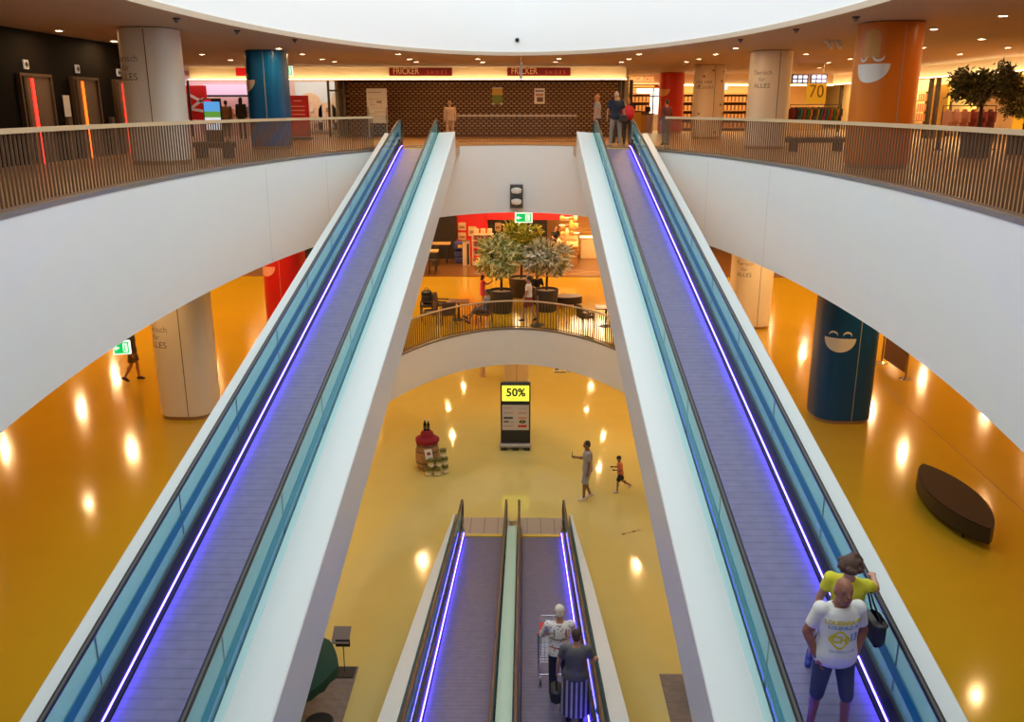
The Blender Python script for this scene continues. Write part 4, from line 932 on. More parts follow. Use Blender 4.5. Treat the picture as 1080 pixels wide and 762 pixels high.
# ---- potted trees
def leaf_cloud(n, rx, ry, rz, ln, wd, seed, clusters=70, shell=.35):
    r = random.Random(seed); m = MB(); cs = []
    for _ in range(clusters):
        while True:
            p = Vector((r.uniform(-1, 1), r.uniform(-1, 1), r.uniform(-1, 1)))
            if shell < p.length < 1: break
        cs.append(p)
    for i in range(n):
        c = cs[i % clusters]; p = Vector((c.x * rx, c.y * ry, c.z * rz)) + Vector((r.gauss(0, .10), r.gauss(0, .10), r.gauss(0, .08))) * (rx * 1.0)
        d = Vector((c.x + r.gauss(0, .6), c.y + r.gauss(0, .6), c.z * .6 + r.gauss(0, .55) - .10)).normalized()
        sd = d.cross(Vector((r.gauss(0, 1), r.gauss(0, 1), r.gauss(0, 1)))).normalized(); l = ln * r.uniform(.7, 1.3); w_ = wd * r.uniform(.8, 1.2)
        up = d.cross(sd) * l * .10
        k = len(m.v); m.v += [tuple(p), tuple(p + d * l * .5 + sd * w_ - up), tuple(p + d * l), tuple(p + d * l * .5 - sd * w_ - up), tuple(p + d * l * .5 + up)]
        m.f += [(k, k + 1, k + 4), (k + 1, k + 2, k + 4), (k + 2, k + 3, k + 4), (k + 3, k, k + 4)]
    return m
def leafmat(name, cols, rough=.5):
    if name in MATS: return MATS[name]
    m = bpy.data.materials.new(name); m.use_nodes = True; nt = m.node_tree; b = nt.nodes['Principled BSDF']; b.inputs['Roughness'].default_value = rough
    g = nt.nodes.new('ShaderNodeNewGeometry'); cr = nt.nodes.new('ShaderNodeValToRGB'); cr.color_ramp.interpolation = 'CONSTANT'
    e = cr.color_ramp.elements; e[0].color = (*cols[0], 1); e[1].position = 1 / len(cols); e[1].color = (*cols[1], 1)
    for i, cc in enumerate(cols[2:]): x = e.new((i + 2) / len(cols)); x.color = (*cc, 1)
    nt.links.new(g.outputs['Random Per Island'], cr.inputs[0]); nt.links.new(cr.outputs[0], b.inputs['Base Color']); MATS[name] = m
    return m
def potted_tree(label, x, y, z, pot_r, pot_h, crown_c, crown_r, n, ln, wd, cols, mname, seed, potcol=(.045, .035, .03)):
    t = thing('potted_tree', label, 'tree', (x, y, z))
    MB().lathe([(pot_r * .78, 0), (pot_r * .84, .05), (pot_r, pot_h), (pot_r * .93, pot_h), (pot_r * .90, pot_h - .10), (.001, pot_h - .10)], n=28).build('pot', mat('pot_%d' % int(potcol[0] * 999), potcol, .6), t, True)
    MB().lathe([(pot_r * .9, pot_h - .09), (pot_r * .5, pot_h - .05), (.001, pot_h - .03)], n=20).build('soil', mat('pebbles', (.35, .30, .26), .9, noise=.6, nscale=40, bump=.6), t)
    tr = MB(); cz = crown_c[2]; tr.tube([(0, 0, pot_h - .1), (.02, .02, (pot_h + cz) / 2), (crown_c[0], crown_c[1], cz)], [.055, .045, .03], 8)
    r = random.Random(seed + 5)
    for k in range(9):
        a = 2 * PI * k / 9; q = Vector((crown_c[0] + math.cos(a) * crown_r[0] * .7, crown_c[1] + math.sin(a) * crown_r[1] * .7, cz + crown_r[2] * r.uniform(-.4, .6)))
        tr.tube([(crown_c[0] * .6, crown_c[1] * .6, cz - crown_r[2] * .7), tuple((q + Vector(crown_c)) / 2), tuple(q)], [.025, .018, .008], 5)
    tr.build('trunk', mat('bark', (.06, .035, .02), .8), t, True)
    f = leaf_cloud(n, *crown_r, ln, wd, seed).build('foliage', leafmat(mname, cols), t, loc=crown_c)
    return t
GV = [(.82, .78, .36), (.45, .48, .12), (.95, .90, .55), (.62, .62, .20), (.88, .84, .45), (.20, .24, .05)]
WV = [(.95, .90, .68), (.72, .68, .44), (.97, .93, .78), (.50, .48, .24), (.90, .85, .62), (.24, .24, .10)]
YV = [(.62, .70, .10), (.34, .45, .05), (.80, .80, .22), (.48, .56, .08), (.88, .82, .34), (.18, .22, .03)]
potted_tree('potted tree with cream edged leaves, front left of the three at the café', -.62, 35.1, Z1, .52, .92, (-.10, 0, 2.28), (.86, .82, .72), 1900, .29, .040, GV, 'leaf_cream', 11)
potted_tree('potted tree with silvery white leaves, front right of the three at the café', 1.22, 35.4, Z1, .50, .90, (.0, 0, 2.20), (.80, .75, .64), 1900, .30, .042, WV, 'leaf_silver', 12)
potted_tree('potted tree with yellow green leaves behind the two others at the café', .18, 38.2, Z1, .56, .86, (.0, 0, 2.55), (.88, .85, .64), 1700, .28, .042, YV, 'leaf_yellowgreen', 13)
DG = [(.10, .12, .03), (.18, .18, .05), (.05, .07, .015), (.38, .28, .13), (.14, .16, .04), (.05, .05, .015)]
potted_tree('leafy dark green tree in a pot behind the right railing, upper level', 12.95, 25.6, Z2, .45, .7, (.05, 0, 1.98), (.88, .86, .46), 4200, .15, .022, DG, 'leaf_dark', 14)
potted_tree('second dark green tree at the right picture edge, upper level', 15.2, 27.4, Z2, .45, .7, (0, 0, 1.50), (.8, .8, .40), 2600, .15, .022, DG, 'leaf_dark', 15)

# ---- café chairs and tables
M_weave = mat('brown_weave', (.085, .05, .032), .7, noise=.4, nscale=60, bump=.3)
def armchair():
    c = thing('armchair', 'brown woven café armchair', 'chair', (0, 0, Z1))
    MB().box((0, 0, .42), (.54, .52, .09), bev=.03).build('seat', M_weave, c, True)
    MB().box((0, -.25, .66), (.54, .06, .44), Matrix.Rotation(.14, 4, 'X'), bev=.025).build('backrest', M_weave, c, True)
    for x in (-.26, .26):
        MB().box((x, 0, .58), (.05, .50, .05), bev=.02).build('armrest', M_weave, c, True)
        for y in (-.22, .22): MB().cone((x * 1.05, y * 1.08, 0), (x, y, .58 if y > 0 else .42), .014, .018, 8).build('leg', mat('leg_dark', (.03, .02, .018), .4, .4), c)
    return c
ac = armchair(); ac.location = (-3.35, 33.15, Z1 + .003); ac.rotation_euler = (0, 0, 1.9); ac['label'] = 'brown woven armchair nearest the left end of the café railing'; ac['group'] = 'café armchairs'
for (x, y, a, lab) in ((-3.0, 34.6, -1.7, 'brown woven armchair behind the left café table'), (-2.62, 33.05, .25, 'brown woven armchair with its back to the railing at the left café table'), (-1.22, 33.0, 1.35, 'brown woven armchair with a seated man in grey at the café railing'), (2.62, 32.55, -1.2, 'brown woven armchair at the right café table, nearest the railing'), (-3.6, 34.55, 1.6, 'brown woven armchair carrying a black bag, left café edge')):
    dup(ac, (x, y, Z1 + .003), a, lab)
def cafe_table(label, x, y):
    t = thing('cafe_table', label, 'table', (x, y, Z1))
    MB().box((0, 0, .735), (.85, .75, .03), bev=.01).build('table_top', mat('table_brown', (.16, .075, .04), .3), t)
    MB().cone((0, 0, .03), (0, 0, .72), .035, .035, 12).build('column_leg', M_black, t); MB().lathe([(.26, 0), (.25, .02), (.04, .05)], n=20).build('base', M_black, t, True)
    return t
cafe_table('dark square café table between the left armchairs', -2.25, 33.75); cafe_table('dark square café table at the right end of the café railing', 3.42, 32.75)
o = MB().box((0, 0, .28), (.42, .28, .56), bev=.08).build('backpack', M_black, loc=(-3.58, 34.5, Z1 + .47), smooth=True); MB().tube([(-.08, 0, .55), (-.06, 0, .64), (.06, 0, .64), (.08, 0, .55)], .014, 6).build('handle', M_black, o); MB().box((0, -.16, .22), (.30, .08, .28), bev=.03).build('pocket', M_black, o, True); tag(o, 'black bag on the armchair at the left café edge', 'bag')
m = MB()
q = thing('seating_island', 'low dark curved bench beside the right potted tree', 'bench', (2.0, 36.4, Z1))
MB().prism([(.85 * math.cos(a) * 1.0 if False else .75 * math.cos(2 * PI * k / 28), .45 * math.sin(2 * PI * k / 28)) for k in range(28) for a in (0,)], .12, .42).build('seat', mat('bench_dark', (.035, .02, .015), .35), q, True)
for x in (-.45, .45): MB().box((x, 0, .06), (.08, .4, .12)).build('foot', M_black, q)
q = thing('stand', 'thin brown post on a flat round foot just behind the café railing', 'stand', (.82, 32.85, Z1)); MB().lathe([(.28, 0), (.27, .03), (.05, .05)], n=22).build('foot', M_black, q, True); MB().cone((0, 0, .04), (0, 0, 1.15), .03, .03, 10).build('post', mat('post_brown', (.25, .14, .07), .4), q)

# ---- right side of the middle level
q = thing('lens_bench', 'long dark brown bench pointed at both ends on the amber floor, right side', 'bench', (9.03, 16.58, Z1), math.radians(-2))
def lens(w_, l, n=24):
    p = []
    for k in range(n + 1): t = -1 + 2 * k / n; p.append((w_ * (1 - t * t) ** .8, l * t))
    for k in range(1, n): t = 1 - 2 * k / n; p.append((-w_ * (1 - t * t) ** .8, l * t))
    return p
M_bench = mat('bench_leather', (.022, .007, .004), .6, spec=.2, noise=.25, nscale=5)
MB().prism(lens(.50, 1.60), .16, .455).build('seat', mat('bench_side', (.012, .007, .004), .4), q, True); MB().prism(lens(.485, 1.57), .455, .475).build('seat_pad', M_bench, q)
for y in (-1.0, -.4, .35, 1.0): 
    for x in (-.20, .20): MB().cone((x, y, 0), (x, y, .17), .022, .03, 8).build('leg', M_black, q)
for k, (x, y, lab) in enumerate(((11.95, 27.75, 'chrome footed barrier post beside the dark blue column, farther one'), (12.0, 26.0, 'chrome footed barrier post beside the dark blue column, nearer one'))):
    q = thing('barrier_post', lab, 'barrier post', (x, y, Z1), 0, None); MB().lathe([(.19, 0), (.18, .03), (.06, .07), (.03, .09)], n=22).build('foot', M_chrome, q, True); MB().cone((0, 0, .08), (0, 0, .98), .028, .028, 12).build('post', M_bronze, q); MB().ell((0, 0, 1.0), (.04, .04, .04), 10, 7).build('knob', M_chrome, q, True)
o = MB().box((0, 0, .55), (.02, 1.62, .72)).build('barrier_cloth', mat('barrier_brown', (.10, .035, .02), .6), loc=(11.98, 26.87, Z1 + .0)); tag(o, 'dark brown cloth panel stretched between the two barrier posts', 'barrier panel')
struct(MB().box((10.87, 21.4, Z1 + .002), (.014, 9.3, .004), Matrix.Rotation(-.055, 4, 'Z')).build('trim_14', mat('joint_brown', (.25, .12, .02), .5)), 'fine joint line in the amber floor', 'trim')

# ================================================================ LOWEST LEVEL
# advertising panel reading 50%
q = thing('advertising_panel', 'tall dark digital advertising panel reading 50% on the yellow floor', 'advertising panel', (0.02, 28.95, Z0))
M_tot = mat('panel_black', (.02, .018, .018), .35)
MB().box((0, 0, 1.31), (1.03, .16, 2.25), bev=.015).build('housing', M_tot, q)
MB().box((0, -.02, .16), (1.10, .44, .12), bev=.02).build('base_bumper', mat('bumper_grey', (.42, .38, .34), .4, .3), q)
for x in (-.40, .0, .40): MB().box((x, -.02, .05), (.20, .46, .10)).build('foot', M_black, q)
MB().box((0, -.086, 2.055), (.93, .014, .56)).build('screen', mat('screen_yellow', (.78, .78, .06), .4, emit=(.85, .86, .07), es=1.05), q)
text('lettering', '50%', .40, mat('screen_ink', (.03, .035, .01), .5), q, (.01, -.098, 2.075), sx=1.0, bold=.012)
MB().box((0, -.096, 1.86), (.34, .004, .02)).build('text_line', mat('screen_olive', (.35, .36, .03), .5), q)
MB().box((0, -.086, 1.17), (.93, .014, .92)).build('brand_sheet', mat('sheet_beige', (.58, .50, .44), .5), q)
LG = [(-.25, 1.52, .30, .03, (.45, .30, .28)), (.24, 1.50, .30, .02, (.48, .36, .33)), (-.25, 1.34, .32, .03, (.35, .27, .22)), (.24, 1.34, .28, .05, (.55, .28, .22)), (-.25, 1.16, .32, .07, (.05, .05, .05)), (.24, 1.16, .30, .06, (.60, .25, .15)), (-.32, 1.02, .17, .06, (.10, .10, .09)), (-.12, 1.0, .14, .03, (.35, .30, .25)), (-.25, .86, .32, .025, (.30, .25, .2)), (.24, .86, .30, .08, (.50, .02, .02))]
for k, (x, z, w_, h, cc) in enumerate(LG): MB().box((x, -.096, z), (w_, .005, h)).build('small_mark', mat('mark_%d' % k, cc, .5), q)
me = MB().prism([(.12 * math.cos(2 * PI * k / 20), .06 * math.sin(2 * PI * k / 20)) for k in range(20)], 0, .006).mesh('oval_mark'); me.transform(Matrix(((1, 0, 0, .24), (0, 0, -1, -.092), (0, 1, 0, 1.02), (0, 0, 0, 1)))); link('oval_mark', me, M_black, q)
MB().box((.24, -.1, 1.02), (.10, .004, .03)).build('oval_mark_centre', mat('olive', (.45, .45, .05), .5), q)
# barrel stand
q = thing('barrel', 'wooden barrel with hoops standing on the yellow floor', 'barrel', (-2.87, 27.1, Z0))
MB().lathe([(.30, 0), (.36, .18), (.40, .42), (.395, .58), (.36, .80), (.31, .98), (.29, .98), (.28, .95), (.001, .95)], n=28).build('staves', banded('stave_wood', (.42, .22, .09), (.30, .15, .06), 9, 'X', .5, 0, .9, noise=.3), q, True)
for z, r_ in ((.12, .345), (.30, .388), (.68, .385), (.88, .345)): MB().lathe([(r_, z - .025), (r_ + .008, z - .025), (r_ + .004, z + .025), (r_ - .004, z + .025)], n=28).build('hoop', mat('hoop', (.20, .13, .09), .5, .5), q, True)
o = MB().lathe([(.36, .93), (.385, .97), (.38, 1.07), (.33, 1.12), (.22, 1.14), (.20, 1.28), (.15, 1.33), (.001, 1.34)], n=26).build('red_cloth', mat('wine_cloth', (.26, .006, .015), .8), loc=(-2.87, 27.1, Z0), smooth=True)
for v in o.data.vertices:
    a = math.atan2(v.co.y, v.co.x); f = 1 + .05 * math.sin(a * 7) * (1 if v.co.z < 1.12 else .4); v.co.x *= f; v.co.y *= f
tag(o, 'wine red cloth draped in two tiers over the barrel top', 'cloth')
for x, lab, s_ in ((-2.93, 'dark wine bottle on the red cloth, left of two', 1.0), (-2.82, 'dark wine bottle on the red cloth, right of two', .92)):
    o = MB().lathe([(.038, 0), (.04, .02), (.04, .22), (.015, .29), (.013, .37), (.016, .375), (.016, .39), (.001, .39)], n=16).build('wine_bottle', mat('bottle_dark', (.012, .010, .008), .12), loc=(x, 27.1, 1.335), smooth=True); o.scale = (1.3 * s_, 1.3 * s_, 1.12 * s_)
    MB().lathe([(.0165, .33), (.0175, .34), (.0175, .392), (.001, .394)], n=12).build('cap', mat('cap_white', (.7, .65, .55), .4), o, True); MB().lathe([(.0405, .06), (.0405, .16)], n=16).build('wine_label', mat('wlabel', (.06, .05, .04), .6), o); tag(o, lab, 'bottle', 'wine bottles on the barrel')
o = MB().box((0, 0, 0), (.24, .012, .34), Matrix.Rotation(-.14, 4, 'Y')).build('price_card', M_paper, loc=(-2.78, 26.66, .68)); MB().box((0, -.009, .02), (.12, .004, .10), Matrix.Rotation(-.14, 4, 'Y')).build('print', mat('print_red', (.35, .08, .06), .6), o); tag(o, 'tilted white card fixed to the barrel front', 'card')
jar = None
for k, (x, y, z, lab) in enumerate(((-2.78, 26.50, 0, 'green lidded jar on the floor before the barrel, left one'), (-2.50, 26.50, 0, 'green lidded jar on the floor before the barrel, middle one'), (-2.26, 26.72, 0, 'green lidded jar on the floor before the barrel, right one'), (-2.70, 26.55, .28, 'green lidded jar in the second layer, left one, under the white card'), (-2.46, 26.60, .28, 'green lidded jar in the second layer, middle one'), (-2.27, 26.74, .28, 'green lidded jar in the second layer, right one'), (-2.32, 26.74, .56, 'green lidded jar topmost of the stack beside the barrel'))):
    if jar is None:
        jar = thing('jar', lab, 'jar', (x, y, z), 0, 'jars stacked before the barrel')
        MB().lathe([(.085, 0), (.105, .03), (.108, .12), (.10, .17), (.085, .20), (.001, .20)], n=18).build('glass_body', mat('jar_cream', (.55, .46, .24), .2, noise=.3, nscale=12), jar, True)
        MB().lathe([(.10, .19), (.112, .195), (.112, .265), (.10, .28), (.001, .28)], n=18).build('lid', mat('jar_lid', (.12, .13, .02), .4), jar, True)
        MB().lathe([(.1085, .06), (.1095, .06), (.1085, .12)], n=18).build('paper_label', mat('jar_label', (.75, .68, .5), .6), jar)
    else: dup(jar, (x, y, z), k * .7, lab)
c = column('thin pale column far back on the lowest level, left of the tall panel', -1.52, 37.6, Z0, CEIL0 - .03, (.60, .44, .34), a=.12, b=.12, plinth=False)
q = thing('floor_sign', 'small white board with dark print far back on the lowest level', 'board', (1.95, 38.2, Z0), .05)
MB().box((0, 0, .16), (.62, .03, .26)).build('panel', M_paper, q); MB().box((0, .05, .02), (.5, .14, .04)).build('foot', M_black, q)
for x in (-.14, .14): MB().box((x, -.02, .17), (.18, .006, .10)).build('print', M_ink, q)
# A-frame sign, floor mark, mats and garden display
q = thing('a_frame_board', 'green A-frame board on wooden legs at the right edge of the yellow floor', 'board', (4.52, 24.6, Z0), math.radians(-8))
for sgn in (-1, 1):
    MB().box((0, sgn * .22, .55), (.62, .03, .80), Matrix.Rotation(sgn * .32, 4, 'X')).build('panel', mat('board_green', (.015, .10, .03), .5), q)
    for x in (-.33, .33): MB().box((x, sgn * .20, .52), (.05, .04, 1.08), Matrix.Rotation(sgn * .32, 4, 'X')).build('leg', M_woodl, q)
q = thing('floor_arrow', 'dashed dark and yellow arrow mark stuck on the yellow floor', 'floor marking', (3.33, 22.6, Z0 + .002), .5)
for k in range(4): MB().box((-.24 + .17 * k, .0, .003), (.12, .07, .004)).build('dash', mat('dash_%d' % (k % 2), ((.20, .12, .01), (.55, .28, .02))[k % 2], .5), q)
def rug(label, x0_, x1_, y0_, y1_):
    o = MB().box(((x1_ - x0_) / 2, (y1_ - y0_) / 2, .008), (x1_ - x0_, y1_ - y0_, .016)).build('floor_mat', banded('mat_grey', (.21, .17, .155), (.16, .13, .12), 1.9, 'Y', .7, 0, .96, noise=.3), loc=(x0_, y0_, Z0)); tag(o, label, 'mat')
rug('grey wood patterned mat under the garden set, left of the lower walkways', -6.4, -3.22, 11.5, 16.28); rug('grey mat on the yellow floor right of the lower walkways', 3.17, 6.2, 11.5, 16.1)
q = thing('price_stand', 'thin stand with a tilted grey square panel on the left mat', 'sign stand', (-3.47, 16.05, Z0 + .016))
MB().box((0, 0, .012), (.42, .36, .024)).build('foot', M_black, q); MB().cone((0, 0, .02), (0, 0, .86), .010, .010, 8).build('pole', M_black, q); MB().box((-.03, .02, .90), (.36, .40, .03), Matrix.Rotation(.45, 4, 'X')).build('panel', mat('panel_taupe', (.26, .21, .20), .5), q); MB().box((.02, -.12, .80), (.3, .02, .16)).build('panel_front', M_black, q)
q = thing('garden_parasol', 'dark green garden parasol with a wavy hem on the left mat', 'parasol', (-4.42, 14.62, Z0 + .016))
M_par = mat('parasol_green', (.008, .055, .035), .8)
m = MB(); N = 40; rings = [(.001, 1.62), (.45, 1.55), (.85, 1.40), (1.16, 1.20)]
vs = []
for r_, z in rings:
    for k in range(N): a = 2 * PI * k / N; f = 1 - .04 * abs(math.sin(a * 4)) * (r_ / 1.16); vs.append((r_ * f * math.cos(a), r_ * f * math.sin(a), z))
for k in range(N): a = 2 * PI * k / N; f = 1 - .04 * abs(math.sin(a * 4)); vs.append((1.17 * f * math.cos(a), 1.17 * f * math.sin(a), 1.02 + .03 * math.sin(a * 16)))
m.add(vs, [(j * N + k, j * N + (k + 1) % N, (j + 1) * N + (k + 1) % N, (j + 1) * N + k) for j in range(4) for k in range(N)]).build('canopy', M_par, q, True)
MB().cone((0, 0, .06), (0, 0, 1.66), .025, .025, 10).build('pole', M_woodl, q); MB().lathe([(.34, 0), (.33, .06), (.05, .09)], n=24).build('base', M_black, q, True)
for k in range(8): a = 2 * PI * k / 8; MB().tube([(0, 0, 1.60), (1.1 * math.cos(a), 1.1 * math.sin(a), 1.19)], .010, 5).build('rib', M_black, q)
q = thing('round_side_table', 'low round black table on the left mat, partly at the picture edge', 'table', (-3.52, 13.95, Z0 + .016)); MB().lathe([(.20, .40), (.26, .41), (.27, .44), (.24, .45), (.20, .43), (.001, .43)], n=26).build('table_top', M_black, q, True); MB().cone((0, 0, .02), (0, 0, .42), .03, .03, 10).build('leg', M_black, q); MB().lathe([(.2, 0), (.19, .02), (.03, .04)], n=20).build('base', M_black, q, True)
q = thing('round_planter', 'dark round planter on the right mat behind the walkway edge', 'planter', (3.92, 15.25, Z0 + .016)); MB().lathe([(.18, 0), (.30, .12), (.34, .34), (.27, .58), (.24, .58), (.23, .5), (.001, .5)], n=26).build('pot', mat('planter_dark', (.05, .04, .035), .6), q, True); MB().lathe([(.23, .52), (.1, .55), (.001, .56)], n=16).build('soil', mat('pebbles', (.35, .30, .26)), q)
# ================================================================ PEOPLE
def V(*a): return Vector(a)
def nrm(v): return Vector(v).normalized()
VB, VC = .0095, .013
def loft(m, rings, n=20):
    """rings: (centre, xaxis, yaxis, rx, ry)"""
    vs = []
    for c, xa, ya, rx, ry in rings:
        for i in range(n):
            a = 2 * PI * i / n; vs.append(tuple(c + xa * math.cos(a) * rx + ya * math.sin(a) * ry))
    fs = [(j * n + i, j * n + (i + 1) % n, (j + 1) * n + (i + 1) % n, (j + 1) * n + i) for j in range(len(rings) - 1) for i in range(n)]
    fs += [tuple(range(n - 1, -1, -1)), tuple(range((len(rings) - 1) * n, len(rings) * n))]
    return m.add(vs, fs)

def person(label, loc, rotz, H=1.72, lean=(0, 0, 1), head=(0, .12, 1), face=(0, 0), arms=None, legs=None, hands=None, skin=(.50, .26, .16),
           shirt=None, sleeve=.62, fore=0.0, trousers=None, tl=1.0, skirt=None, sl=.5, shoes=(.02, .02, .02), hair=(.03, .02, .015), style='short',
           build=1.0, belly=0.0, hem=-.06, seat_z=None, group=None, cap_col=None, hip=.165, feats=False, foot_dir=None, sh_w=.185, shirtname='shirt', head_s=1.0, arm_w=1.0):
    k = H / 1.75
    lean = nrm(lean); xa = V(1, 0, 0); ya = lean.cross(xa) * -1; ya = xa.cross(lean) * -1 if False else lean.cross(xa); ya.normalize()
    if ya.y < 0: ya = -ya
    xa = ya.cross(lean).normalized()
    if xa.x < 0: xa = -xa
    arms = arms or {}; legs = legs or {}; hands = hands or {}
    aL = arms.get('L', ((-.16, -.03, -1), (-.04, .16, -1))); aR = arms.get('R', ((.16, -.03, -1), (.04, .16, -1)))
    lL = legs.get('L', ((-.03, .03, -1), (0, -.04, -1))); lR = legs.get('R', ((.03, .03, -1), (0, -.04, -1)))
    hipw = .095
    def legpts(sx, d):
        h = V(sx * hipw, 0, -.04); kn = h + nrm(d[0]) * .435; an = kn + nrm(d[1]) * .425; return h, kn, an
    LL, LR = legpts(-1, lL), legpts(1, lR)
    low = min(LL[2].z, LR[2].z); pz = .099 - low
    if seat_z is not None: pz = seat_z / k + .10
    P = V(0, 0, pz)
    S = lambda v: tuple(Vector(v) * k)
    shoulder = {-1: P + lean * .470 - xa * sh_w * build, 1: P + lean * .470 + xa * sh_w * build}
    N = P + lean * .53; hd = nrm(head); HC = N + hd * .176
    RH = Euler((face[1], 0, face[0])).to_matrix()
    def hp(v): return HC + RH @ (Vector(v) * head_s)
    TORSO = [(-.11, .135, .10), (-.06, hip, .118), (.02, hip, .12), (.10, .148, .108), (.19, .143, .104), (.30, .160, .116), (.40, .172, .112), (.47, .150, .092), (.515, .085, .066), (.55, .055, .055)]
    def tor(grow, z0, z1, flare=0.0):
        out = []
        for z, rx, ry in TORSO:
            if z0 - .001 <= z <= z1 + .001:
                be = belly * math.exp(-((z - .12) / .13) ** 2)
                g = grow + flare * max(0, .12 - z)
                out.append((P + lean * z + ya * be * .5, xa, ya, (rx * build + g + be * .3), ry * build + g + be * .5))
        return out
    def arm(sx, d):
        s = shoulder[sx]; e = s + nrm(d[0]) * .285; w_ = e + nrm(d[1]) * .255; return s, e, w_
    AL, AR = arm(-1, aL), arm(1, aR)
    b = MB()
    def T(m0, f):        # scaled copies of pieces
        m0.v = [tuple(Vector(v) * k) for v in m0.v]; return m0
    loft(b, tor(0, -.12, .56))
    b.cap(N - lean * .03, HC - hd * .04, .058 * build, .055 * head_s, 14)
    b.ell(hp((0, 0, .015)), (.076 * head_s, .096 * head_s, .105 * head_s), 18, 12, RH.to_euler()); b.ell(hp((0, .022, -.055)), (.062 * head_s, .070 * head_s, .070 * head_s), 14, 9, RH.to_euler())
    b.ell(hp((0, .045, -.102)), (.030, .034, .022), 10, 7, RH.to_euler())
    b.cap(hp((0, .088, .008)), hp((0, .108, -.030)), .010, .015, 8)
    for sx in (-1, 1):
        b.ell(hp((sx * .076, -.012, -.012)), (.012, .024, .034), 8, 7, RH.to_euler()); b.cap(hp((sx * .018, .085, .022)), hp((sx * .050, .070, .020)), .010, .008, 7)
    b.cap(hp((-.018, .087, -.060)), hp((.018, .087, -.060)), .008, .008, 7)
    for s_, A in ((-1, AL), (1, AR)):
        b.cap(A[0], A[1], .052 * build, .042 * arm_w, 12); b.cap(A[1], A[2], .042 * arm_w, .029 * arm_w, 12); b.ell(A[0], (.062 * build,) * 3, 12, 9)
        q = A[1] + (A[2] - A[1]) * .25; b.ell(q, (.044 * arm_w, .044 * arm_w, .05), 10, 8)
        hk = 'L' if s_ < 0 else 'R'; hs = hands.get(hk, {})
        w_ = nrm(hs.get('dir', (A[2] - A[1]))); nn = Vector(hs.get('palm', (-s_, .15, 0))); nn = (nn - w_ * nn.dot(w_)).normalized(); u = w_.cross(nn).normalized()
        if u.y < 0: u = -u
        if 'thumb' in hs and u.dot(Vector(hs['thumb'])) < 0: u = -u
        curl = hs.get('curl', .35)
        wr = A[2]; pal = wr + w_ * .045
        Rm = Matrix((u, nn, w_)).transposed()
        b.ell(pal, (.040, .017, .052), 12, 8, Rm.to_euler())
        for i, (off, ln) in enumerate(((.031, .068), (.011, .076), (-.010, .072), (-.030, .056))):
            p0 = wr + w_ * (.082 - .004 * abs(i - 1)) + u * off; d1 = (w_ + nn * curl * .5 + u * off * 1.2).normalized(); p1 = p0 + d1 * ln * .5; d2 = (w_ * (1 - curl * .5) + nn * curl * 1.4).normalized(); p2 = p1 + d2 * ln * .5
            b.cap(p0 - w_ * .03, p1, .0098, .0090, 7); b.cap(p1, p2, .0090, .0078, 7)
        t0 = wr + w_ * .030 + u * .030; t1 = t0 + (w_ * .6 + u * .75 + nn * .25).normalized() * .036; t2 = t1 + (w_ + u * .15 + nn * (.2 + curl * .5)).normalized() * .032
        b.cap(t0, t1, .0125, .0105, 7); b.cap(t1, t2, .0105, .0085, 7)
    for L in (LL, LR):
        h, kn, an = [p + P for p in L]
        b.cap(h, kn, .082 * build, .054, 14); b.cap(kn, an, .052, .036, 12); q = kn + (an - kn) * .28; back = (kn - h).cross(xa); b.ell(q - V(0, .012, 0), (.050, .054, .10), 12, 8)
    FT = []
    for i, L in enumerate((LL, LR)):
        h, kn, an = [p + P for p in L]; sh = (an - kn).normalized()
        fd = V(0, 1, 0)
        if foot_dir and foot_dir[i] is not None: fd = nrm(foot_dir[i])
        else:
            if sh.y < -.25: fd = nrm((0, 1, -.9 * min(1, -sh.y * 1.2)))
            elif sh.y > .25: fd = nrm((0, 1, .55))
        dn = nrm(sh - fd * sh.dot(fd)) if abs(sh.dot(fd)) < .95 else V(0, 0, -1)
        heel = an + dn * .045 - fd * .035; toe = an + dn * .058 + fd * .135; FT.append((an, heel, toe, fd))
        b.cap(heel, toe, .036, .028, 10); b.cap(an, an + dn * .03 + fd * .05, .036, .036, 10)
    me = resolve(T(b, k), VB * (1.0 if k > .8 else .85), 3)
    root = link('person', me, mat('skin_%d_%d' % (int(skin[0] * 99), int(skin[1] * 99)), skin, .5), None, loc=loc, rotz=rotz)
    tag(root, label, 'person', group)
    def part(nm, m_, material, vox=VC, it=3): return link(nm, resolve(T(m_, k), vox, it), material, root)
    def cm(col, n='cloth'): return col if not isinstance(col, tuple) else mat('%s_%d_%d_%d' % (n, int(col[0] * 99), int(col[1] * 99), int(col[2] * 99)), col, .8, noise=.06, nscale=9, bump=.55)
    root['k'] = k
    shoes_made = []
    if trousers is not None:
        m = MB(); loft(m, tor(.016, -.12, .10))
        for L in (LL, LR):
            h, kn, an = [p + P for p in L]
            if tl <= .52: m.cone(h, h + (kn - h) * (tl / .52), .108 * build, .100 + .008 * (tl < .5), 16); m.ell(h, (.100 * build,) * 3, 14, 9)
            else:
                f = (tl - .52) / .48; e = kn + (an - kn) * f; m.ell(h, (.097 * build,) * 3, 14, 9); m.cone(h, kn, .097 * build, .070, 16); m.ell(kn, (.070,) * 3, 12, 9); m.cone(kn, e, .069, .058, 16)
        part('shorts' if tl < .6 else 'trousers', m, cm(trousers))
    if skirt is not None:
        m = MB(); r_ = tor(.018, -.06, .10); base = P + lean * -.06
        loft(m, [(base + V(0, 0, -sl), V(1, 0, 0), V(0, 1, 0), hip + .03 + sl * .07, .13 + sl * .11), (base + V(0, 0, -sl * .5), V(1, 0, 0), V(0, 1, 0), hip + .035 + sl * .03, .13 + sl * .06)] + r_)
        part('skirt', m, cm(skirt))
